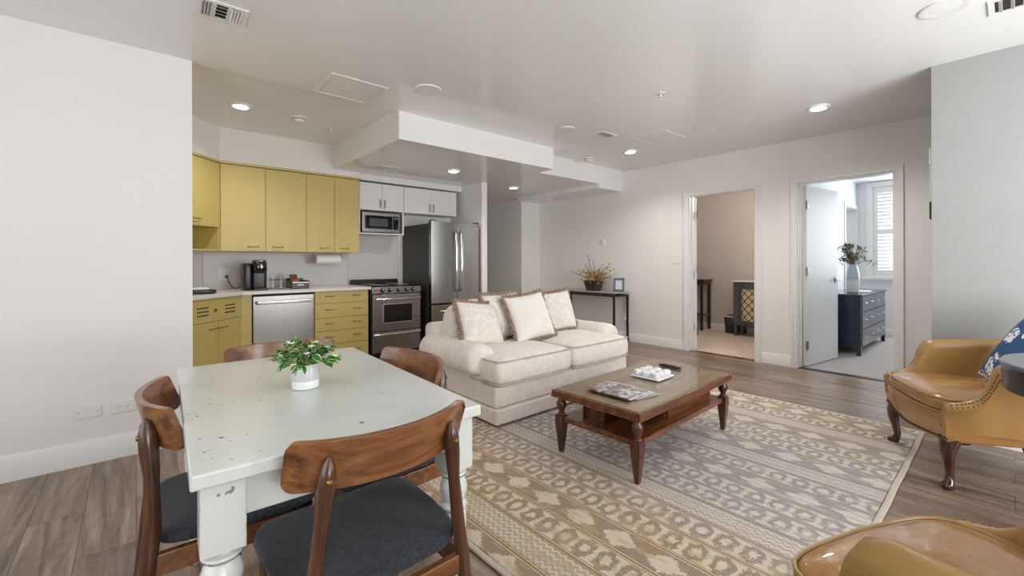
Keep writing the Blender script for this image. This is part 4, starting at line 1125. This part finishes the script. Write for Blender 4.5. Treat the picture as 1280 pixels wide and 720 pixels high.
def pot_plant():
    r = thing('potted_plant', 'variegated green plant in white pot on the dining table', 'plant', (.43, 1.555, .760))
    pot = MB().lathe([(0, 0), (.036, 0), (.0405, .004), (.0415, .03), (.0415, .078), (.0395, .082), (.038, .078), (.0, .070)], 36).build('pot', M['marble'], r)
    MB().lathe([(.0, .0005), (.0372, .0005), (.0418, .0035), (.0422, .026), (.0414, .028), (.036, .02)], 36).build('glazed_base', M['ceramic'], pot, label='plain white glazed base band')
    rnd = random.Random(11); uvs = []
    bm = bmesh.new(); uvl = bm.loops.layers.uv.new('UVMap')
    def leaf(p, d, L_, w, roll):
        d = d.normalized(); side = d.cross(Vector((0, 0, 1)));
        if side.length < .1: side = Vector((1, 0, 0))
        side.normalize(); nrm = side.cross(d).normalized()
        side = (side*math.cos(roll) + nrm*math.sin(roll)); nrm = side.cross(d).normalized()
        n = 6; rows = []
        for i in range(n + 1):
            t = i/n; ww = w*math.sin(PI*min(1, t*.96 + .02))**.8*(1 - .25*t)
            c = p + d*L_*t + Vector((0, 0, -1))*L_*.45*t*t
            rows.append([(bm.verts.new(c - side*ww + nrm*ww*.25), (0, t)), (bm.verts.new(c), (.5, t)), (bm.verts.new(c + side*ww + nrm*ww*.25), (1, t))])
        for a, b in zip(rows[:-1], rows[1:]):
            for k in range(2):
                q = [a[k], a[k+1], b[k+1], b[k]]
                f = bm.faces.new([v for v, _ in q])
                for lp, (_, uv) in zip(f.loops, q): lp[uvl].uv = uv
    stems = MB()
    for s in range(40):
        a = 2*PI*s/40*2.618*4; tilt = .15 + 1.35*(s/40)
        L_ = rnd.uniform(.055, .088)
        d = Vector((math.cos(a)*math.sin(tilt), math.sin(a)*math.sin(tilt), math.cos(tilt)*.85))
        p0 = Vector((.02*math.cos(a), .02*math.sin(a), .072)); p1 = p0 + d*L_*.6 + Vector((0, 0, .01)); p2 = p0 + d*L_ + Vector((0, 0, .004))
        stems.tube([p0, p1, p2], [.0016, .0014, .001], 5)
        for t in (.45, .62, .78, .92, 1.0):
            p = p0.lerp(p2, t) + Vector((0, 0, .006))
            dd = (d + Vector((rnd.uniform(-1, 1), rnd.uniform(-1, 1), rnd.uniform(-.5, .5)))).normalized()
            leaf(p, dd, rnd.uniform(.030, .048), rnd.uniform(.0095, .0145), rnd.uniform(-.8, .8))
        if s % 3 == 0:
            flw = MB()
            for k in range(5):
                fa = 2*PI*k/5; flw.sell(tuple(p2 + d*.012 + Vector((.006*math.cos(fa), .006*math.sin(fa), .004))), (.0055, .0055, .002), 1, 1, 8, 4)
            flw.ball(p2 + d*.014, .003, 6)
            flw.build('flower', M['petal'], r, label='tiny white flower')
    stems.build('stems', plain('green_stem', sr(84, 128, 60), .5), r)
    me = bpy.data.meshes.new('foliage'); bm.to_mesh(me); bm.free(); me.materials.append(M['leaf'])
    for p in me.polygons: p.use_smooth = True
    o = bpy.data.objects.new('foliage', me); COL.objects.link(o); o.parent = r
    MB().lathe([(0, .068), (.037, .068), (.037, .072), (0, .074)], 24).build('soil', M['twig'], r)
pot_plant()

# ------------------------------------------------------------------ dining chairs: face +y, origin on the floor under the seat
def dining_chair(label, loc, rot):
    r = thing('dining_chair', label, 'chair', loc, rot, 'walnut dining chairs')
    def ft(p):   # seat: narrower at the back, slightly dished
        k = 1 - .10*max(0, -p.y)/.21
        z = p.z + (.010*(abs(p.x)/.23)**2 if p.z > 0 else .004*(abs(p.x)/.23)**2)
        return Vector((p.x*k, p.y, z))
    MB().sell((0, 0, .445), (.226, .208, .022), .6, .34, 56, 12, ft).build('seat', M['charcoal'], r, smooth=70, label='charcoal tweed upholstered seat')
    # front legs
    for s in (-1, 1):
        MB().tube([(s*.185, .165, .425), (s*.188, .17, .30), (s*.192, .178, 0)], [.019, .018, .0125], 14).build('leg', M['walnut'], r)
    # rear legs sweep up into the posts carrying the backrest
    for s in (-1, 1):
        pts = [(s*.205, -.265, 0), (s*.200, -.235, .20), (s*.192, -.215, .40), (s*.182, -.206, .50), (s*.168, -.208, .62), (s*.160, -.213, .69), (s*.156, -.216, .73), (s*.154, -.218, .755), (s*.153, -.220, .770)]
        L_ = MB().tube(pts, [.013, .017, .0185, .018, .0155, .0200, .0190, .0125, .003], 16, squash=(.95, 1.08)).build('leg', M['walnut'], r)
        MB().lathe([(0, .006), (.006, .005), (.008, 0), (0, 0)], 16, M=Matrix.Translation((s*.157, -.2345, .722)) @ Matrix.Rotation(PI/2, 4, 'X')).build('screw_cap', M['brass'], L_)
    for s in (-1, 1): MB().box(s*.188 - .011, s*.188 + .011, -.21, .165, .365, .422).build('side_rail', M['walnut_x'], r, bevel=.004)
    MB().box(-.185, .185, .155, .177, .375, .422).build('front_rail', M['walnut_x'], r, bevel=.004)
    MB().box(-.19, .19, -.222, -.20, .365, .415).build('rear_rail', M['walnut_x'], r, bevel=.004)
    # backrest: a curved slab with rounded ends, curving forward towards the sitter
    n = 28; W_ = .232; outer, inner, top = [], [], []
    rows = []
    ts = [-1, -.998, -.99, -.978, -.96, -.94, -.91] + [-.86 + 1.72*i/18 for i in range(19)] + [.91, .94, .96, .978, .99, .998, 1]
    for t in ts:
        x = W_*t*(1 - .03*t*t); y = -.224 + .072*abs(t)**2.1
        e = max(0, (abs(t) - .90)/.10); hh = .058 - .024*(1 - math.sqrt(max(0, 1 - e*e)))
        zc = .741 + .004*t*t
        nx, ny = -.072*2.1*abs(t)**1.1*math.copysign(1, t)/W_, 1.0
        L2 = math.hypot(nx, ny); nx, ny = nx/L2, ny/L2; th = .009
        tip = -.014   # leans back a little with height
        ring = []
        for sg, zz in ((-1, -1), (-1, 1), (1, 1), (1, -1)):
            z = zc + zz*hh; yy = y + tip*(zz)
            ring.append(Vector((x + sg*nx*th, yy + sg*ny*th, z)))
        rows.append(ring)
    MB().loft(rows).build('backrest', M['walnut_x'], r, bevel=.005, seg=2, smooth=40)
    return r
ch = dining_chair('walnut dining chair nearest the camera, backrest toward us', (.458, 1.168, 0), math.radians(1))
dup(ch, (.243, 1.645, 0), math.radians(-91.5), 'walnut dining chair at the table left side by the wall')
dup(ch, (.682, 1.615, 0), math.radians(93), 'walnut dining chair between the table and sofa')
dup(ch, (.50, 2.075, 0), math.radians(173), 'walnut dining chair at the kitchen end of the table')

# ------------------------------------------------------------------ leather lounge chairs: face +y
def lounge_chair(label, loc, rot):
    r = thing('lounge_chair', label, 'armchair', loc, rot, 'mustard leather lounge chairs')
    # base: bowed front, tapering back, lower edge rising to a curve between legs
    def outline(grow=0):
        pts = []
        for i in range(13):
            t = -1 + 2*i/12; pts.append(((.335 + grow)*t, .300 + grow + .030*(1 - t*t)))
        pts += [(.325 + grow, .15), (.27 + grow, -.335 - grow), (.0, -.35 - grow), (-.27 - grow, -.335 - grow), (-.325 - grow, .15)]
        return pts
    rings = []
    for z, g in ((.250, -.006), (.262, 0), (.31, .004), (.37, .004), (.385, -.004)):
        rings.append([Vector((x, y, z + (.030*(1 - abs(x)/.34)*-1 if z < .28 and y > .2 else 0))) for x, y in outline(g)])
    MB().loft(rings).build('seat_base', M['leather'], r, smooth=60)
    nh = MB()
    fo = outline(.006)
    def along(poly, step):
        out = []; carry = 0
        for a, b in zip(poly[:-1], poly[1:]):
            a, b = Vector((*a,)), Vector((*b,)); d = (b - a).length; t = carry
            while t < d: out.append(a + (b - a)*t/d); t += step
            carry = t - d
        return out
    for p in along(fo[:13], .016): nh.ball((p.x, p.y - .004, .268 - .030*(1 - abs(p.x)/.34)), .0055, 6)
    # seat cushion, T-shaped and crowned
    def fc(p):
        k = 1 - .16*max(0, .1 - p.y)/.4
        crown = .022*max(0, math.cos(min(1, abs(p.x)/.34)*PI/2))*max(0, math.cos(min(1, abs(p.y)/.33)*PI/2))
        wr = .008*math.sin(p.x*26 + 1.8*math.sin(p.y*9))*(.6 + .4*math.sin(p.x*61 + p.y*14))*math.exp(-((p.y + .06)/.22)**2)
        bow = .026*(1 - min(1, abs(p.x)/.31)**2) if p.y > .1 else 0
        return Vector((p.x*k, p.y + bow, p.z + (crown + wr if p.z > 0 else 0)))
    cu = MB().sell((0, .02, .425), (.312, .30, .052), .5, .26, 96, 22, fc).build('seat_cushion', M['leather'], r, smooth=80)
    for zz in (.034, -.036):
        pts = []
        for i in range(97):
            u = 2*PI*i/96; q = lambda v, e: math.copysign(abs(v)**e, v)
            p = fc(Vector((.309*q(math.cos(u), .26), .297*q(math.sin(u), .26), -.001))); pts.append((p.x, p.y + .02, .425 + zz))
        MB().tube(pts, .0052, 6, cap=False).build('welt', M['leather_arm'], cu)
    # arms: low scroll at the front corner sweeping up to a rolled top, meeting the back
    for s in (-1, 1):
        path = [(.333, .290, .428), (.336, .25, .434), (.338, .21, .446), (.340, .178, .468), (.341, .152, .505), (.342, .134, .550), (.343, .120, .590), (.343, .100, .618), (.342, .06, .631), (.336, -.05, .636), (.320, -.18, .648), (.300, -.30, .67)]
        roll = [.024, .026, .027, .028, .030, .033, .038, .043, .046, .047, .046, .040]
        rings = []
        for (x, y, z), rr in zip(path, roll):
            xb = x - .004; ring = []
            ring += [Vector((s*(xb - .030), y, .30)), Vector((s*(xb - .034), y, max(.33, z - .05)))]
            for i in range(11):
                a_ = PI - PI*1.28*i/10
                ring.append(Vector((s*(x + .006 + rr*math.cos(a_)), y, z + rr*math.sin(a_))))
            ring += [Vector((s*(xb + .012), y, max(.32, z - .055))), Vector((s*(xb + .004), y, .30))]
            rings.append(ring)
        # rounded front post
        f0 = [Vector((v.x, v.y + .022, v.z if v.z < .4 else .40 + (v.z - .40)*.75)) for v in rings[0]]
        c0 = sum(f0, Vector())/len(f0); f0 = [c0 + (v - c0)*.78 + Vector((0, 0, 0)) for v in f0]
        am = MB().loft([f0] + rings).build('arm', M['leather_arm'], r, smooth=70, label='olive tan leather arm with nailhead trim')
        an = MB()
        for ang_ in (math.radians(8), math.radians(48)):
            pts = [Vector((s*(x + .006 + rr*math.cos(ang_)), y, z + rr*math.sin(ang_))) for (x, y, z), rr in zip(path, roll)][:9]
            for a, b in zip(pts[:-1], pts[1:]):
                k = max(1, int((b - a).length/.014))
                for q in range(k): an.ball(a.lerp(b, q/k) + Vector((0, 0, .001)), .0038, 6)
        an.build('nailhead_trim', M['nail'], am)
        # outer side panel
        sp = MB().loft([[Vector((s*(x - .002), y, zz_)) for x, y in ((.338, .27), (.330, .12), (.272, -.34))] + [Vector((s*(x - .03), y, zz_)) for x, y in ((.272, -.34), (.330, .12), (.338, .27))] for zz_ in (.262, .42)])
        sp.build('side_panel', M['leather'], r, smooth=50)
    # back: curved, slightly raked with a rolled top
    rings = []
    for k in range(11):
        t = k/10; z = .30 + .62*t; yc = -.315 - .12*t - .03*t*t; wv = .285 - .02*t + (.012*math.sin(t*PI)); th = .05*(1 - .35*t)
        if k == 10: th *= .5; wv *= .95
        ring = []
        for i in range(28):
            u = 2*PI*i/28; q = lambda v, e: math.copysign(abs(v)**e, v)
            x = wv*q(math.cos(u), .45); ring.append(Vector((x, yc + th*q(math.sin(u), .6) + .06*(x/wv)**2*(.4 + .6*(1 - t)), z + (0 if k < 10 else .012) - .035*t*(x/wv)**2)))
        rings.append(ring)
    MB().loft(rings).build('back', M['leather'], r, smooth=70)
    nh.build('nailhead_trim', M['nail'], r)
    # cabriole front legs with pad feet, raked rear legs
    for s in (-1, 1):
        kx, ky = s*.285, .262; o = Vector((s*.70, .70, 0))
        pts = [Vector((kx, ky, .268)), Vector((kx, ky, .245)) + o*.004, Vector((kx, ky, .215)) + o*.022, Vector((kx, ky, .175)) + o*.026, Vector((kx, ky, .12)) + o*.012, Vector((kx, ky, .065)) + o*.004, Vector((kx, ky, .035)) + o*.012, Vector((kx, ky, .018)) + o*.028, Vector((kx, ky, .006)) + o*.032, Vector((kx, ky, 0)) + o*.032]
        lg = MB().tube(pts, [.050, .046, .037, .029, .021, .018, .021, .029, .027, .022], 16).build('leg', M['dark_cherry'], r, smooth=60)
        MB().sell((kx - s*.055, ky - .012, .246), (.035, .014, .022), .8, .8, 16, 8).sell((kx - s*.012, ky - .06, .246), (.014, .035, .022), .8, .8, 16, 8).build('knee_bracket', M['dark_cherry'], lg)
    for s in (-1, 1):
        MB().tube([(s*.235, -.285, .27), (s*.236, -.295, .16), (s*.240, -.345, 0)], [.028, .022, .016], 12).build('leg', M['dark_cherry'], r)
    return r
lc = lounge_chair('mustard leather lounge chair against the grey wall with blue pillow', (3.576, .125, 0), math.radians(28.4))
nl = dup(lc, (1.325, -.04, 0), math.radians(-22), 'mustard leather lounge chair cropped at the lower right corner')
for am in [o for o in COL.objects if o.parent == nl and o.name.startswith('arm')][:1]:   # the photo shows no nails on this arm
    for o in [q for q in COL.objects if q.parent == am]: bpy.data.objects.remove(o)
# blue pillow leaning in the far chair
r = thing('throw_pillow', 'blue pillow with white flowers in the far leather chair', 'pillow', (3.615, .065, .470), math.radians(28.4 - 4))
Mx = Matrix.Rotation(.46, 4, 'X') @ Matrix.Rotation(-.18, 4, 'Y') @ Matrix.Translation((0, 0, .215))
mb = MB()
def PP(u, v, s):
    a, b = 2*u - 1, 2*v - 1
    th = .07*max(0, 1 - abs(a)**2.6)**.55*max(0, 1 - abs(b)**2.6)**.55
    return Mx @ Vector((a*(1 - .07*(1 - b*b))*.225, s*th, b*(1 - .07*(1 - a*a))*.215))
mb.grid(22, 22, lambda u, v: PP(u, v, -1)); mb.grid(22, 22, lambda u, v: PP(u, v, 1))
bmesh.ops.remove_doubles(mb.bm, verts=mb.bm.verts, dist=.0006)
cv = mb.build('cover', M['blue_floral'], r, smooth=80)
edge = [PP(t, 0, 0) for t in [i/16 for i in range(17)]] + [PP(1, t, 0) for t in [i/16 for i in range(17)]] + [PP(1 - t, 1, 0) for t in [i/16 for i in range(17)]] + [PP(0, 1 - t, 0) for t in [i/16 for i in range(17)]]
MB().tube([e for i, e in enumerate(edge) if i % 17 != 16], .004, 6).build('piping', M['paper'], r)

# round side table between the leather chairs
r = thing('side_table', 'round slate-topped side table with dark apron at right edge', 'table', (2.79, -.355, .035))
MB().lathe([(0, .706), (.392, .706), (.400, .712), (.400, .724), (.394, .730), (0, .730)], 72).build('table_top', M['side_top'], r)
MB().lathe([(.375, .615), (.392, .618), (.394, .70), (.388, .707), (.30, .707), (.30, .64), (.36, .615)], 72).build('apron', M['espresso'], r)
MB().lathe([(0, .64), (.06, .64), (.045, .60), (.035, .50), (.05, .34), (.055, .26), (.038, .20), (.05, .12), (.0, .10)], 28).build('pedestal', M['espresso'], r)
for k in range(3):
    a = 2*PI*k/3 + .5
    MB().tube([(.03*math.cos(a), .03*math.sin(a), .17), (.13*math.cos(a), .13*math.sin(a), .14), (.22*math.cos(a), .22*math.sin(a), .04), (.28*math.cos(a), .28*math.sin(a), -.017), (.31*math.cos(a), .31*math.sin(a), -.019)], [.026, .024, .02, .017, .015], 12).build('foot', M['espresso'], r)

# ------------------------------------------------------------------ tiled room furniture
r = thing('console_table', 'dark wooden side table at the left of tiled room', 'table', (7.41, 3.85, 0))
MB().box(-.17, .18, -.42, .42, .835, .865).build('table_top', M['espresso'], r, bevel=.004)
MB().box(-.15, .16, -.39, .39, .77, .835).build('apron', M['espresso'], r)
MB().box(-.15, .16, -.38, .38, .25, .27).build('shelf', M['espresso'], r)
for x in (-.135, .145):
    for y in (-.37, .37): MB().box(x - .02, x + .02, y - .02, y + .02, 0, .84).build('leg', M['espresso'], r, bevel=.003)
r = thing('lattice_cabinet', 'dark grey cabinet with tan diamond lattice door', 'cabinet', (7.16, 2.56, 0))
MB().box(.012, .38, -.36, .36, .16, .85).build('body', M['grey_wood'], r, bevel=.003)
MB().box(-.012, .39, -.375, .375, .85, .868).build('table_top', M['cab_white'], r, bevel=.004, label='pale top')
for y0, y1 in ((.005, .355), (-.355, -.005)):
    d = MB()
    d.frame('x', -.004, .014, y0, y1, .18, .84, .03, .125, .065, .10)
    d = d.build('door', M['grey_wood'], r, bevel=.002)
    MB().box(.004, .010, y0 + .03, y1 - .125, .245, .74).build('backing', M['cork'], d)
    la = MB(); cy0, cy1 = y0 + .03, y1 - .125; cw_ = (cy1 - cy0); hh = (.74 - .245)/4
    for k in range(-1, 5):
        for sg in (1, -1):
            z0 = .245 + k*hh
            pts = []
            for q in range(9):
                t = q/8; yy = cy0 + cw_*t if sg > 0 else cy1 - cw_*t; zz = z0 + 2*hh*t + .012*math.sin(t*2*PI)
                if .245 <= zz <= .74: pts.append((0, yy, zz))
            if len(pts) > 1: la.tube(pts, .006, 6)
    la.build('lattice', M['grey_wood'], d)
for x in (.03, .36):
    for y in (-.33, .33): MB().box(x - .022, x + .022, y - .022, y + .022, .002, .17).build('leg', M['grey_wood'], r, bevel=.003)
r = thing('waste_bin', 'small dark grey waste bin beside the lattice cabinet', 'bin', (7.42, 3.035, .002))
MB().loft([[Vector((a*(.085 + .03*k), b*(.072 + .018*k), .285*k)) for a, b in ((-1,-1),(1,-1),(1,1),(-1,1))] for k in (0, 1)], cap=False).build('shell', M['fridge_side'], r, solid=.005)
MB().loft([[Vector((a*.086, b*.073, z)) for a, b in ((-1,-1),(1,-1),(1,1),(-1,1))] for z in (.002, .010)]).build('bottom', M['fridge_side'], r)
MB().loft([[Vector((a*q, b*(q - .025), z)) for a, b in ((-1,-1),(1,-1),(1,1),(-1,1))] for q, z in ((.114, .262), (.119, .290), (.112, .286))], cap=False).build('liner', M['paper'], r, solid=.002)

# ------------------------------------------------------------------ bedroom furniture
r = thing('dresser', 'blue-black wooden dresser with silver pulls in the bedroom', 'dresser', (7.50, 1.44, .004))
hx, hy = .77, .205
MB().box(-hx + .02, hx - .02, -hy + .012, hy, .09, .735).build('body', M['navy'], r, bevel=.003)
MB().box(-hx - .015, hx + .015, -hy - .015, hy + .01, .735, .757).build('dresser_top', M['navy'], r, bevel=.003)
for x in (-hx + .022, hx - .022):
    for y in (-hy + .022, hy - .022): MB().box(x - .022, x + .022, y - .022, y + .022, 0, .735).build('leg', M['navy'], r, bevel=.003)
def pull(par, x, z): MB().tube([(x - .045, -hy - .006, z + .006), (x - .03, -hy - .022, z), (x + .03, -hy - .022, z), (x + .045, -hy - .006, z + .006)], .006, 8).build('pull', M['chrome'], par)
for z0, z1, nd in ((.54, .725, 2), (.325, .53, 1), (.11, .315, 1)):
    wd = (2*hx - .10)/nd
    for k in range(nd):
        x0 = -hx + .05 + k*wd
        d = MB().box(x0 + .003, x0 + wd - .003, -hy - .006, -hy + .014, z0, z1).build('drawer', M['navy'], r, bevel=.002)
        for fx in ((.25, .75) if nd == 2 else (.12, .38, .62, .88)): pull(d, x0 + wd*fx, (z0 + z1)/2 + .01)
o = MB().box(-.16, .16, -.12, .12, 0, .003).build('paper_sheets', M['paper']); tag(o, 'flat white sheets on the bedroom dresser', 'papers', loc=(7.55, 1.40, .7622), rotz=.1)
r = thing('vase_arrangement', 'olive branches in a tall white and pale blue vase', 'vase', (7.10, 1.385, .762))
MB().lathe([(0, 0), (.056, 0), (.066, .006), (.071, .05), (.073, .16), (.069, .24), (.058, .31), (.044, .345), (.042, .36), (.047, .372), (.041, .37), (.037, .35), (.048, .30), (0, .28)], 36).build('vase', M['vase'], r)
PB = plain('peach_bud', sr(222, 190, 156), .7); rnd = random.Random(5); tw = MB(); lv = MB(); bd = MB()
for k in range(22):
    a = rnd.uniform(0, 2*PI); sp = rnd.uniform(.06, .30); hg = rnd.uniform(.10, .30)
    p = [Vector((0, 0, .33))]
    for q in range(1, 7):
        t = q/6; p.append(Vector((sp*t*math.cos(a), sp*t*math.sin(a), .34 + hg*math.sin(t*PI*.62) - (.06*t*t if sp > .2 else 0))))
    tw.tube(p, [.004]*3 + [.003]*2 + [.002]*2, 5)
    for q in range(2, 7):
        for e in range(3):
            d_ = Vector((rnd.uniform(-1, 1), rnd.uniform(-1, 1), rnd.uniform(-.6, .8))).normalized(); L_ = rnd.uniform(.04, .075)
            lv.tube([p[q], p[q] + d_*L_*.5, p[q] + d_*L_], [.002, .011, .001], 6, squash=(1, .25))
        if rnd.random() < .2: MB().ball(p[q] + Vector((0, 0, .012)), .013, 8).build('bud', PB, r)
tw.build('branches', M['twig'], r); lv.build('leaves', M['leaf_olive'], r)
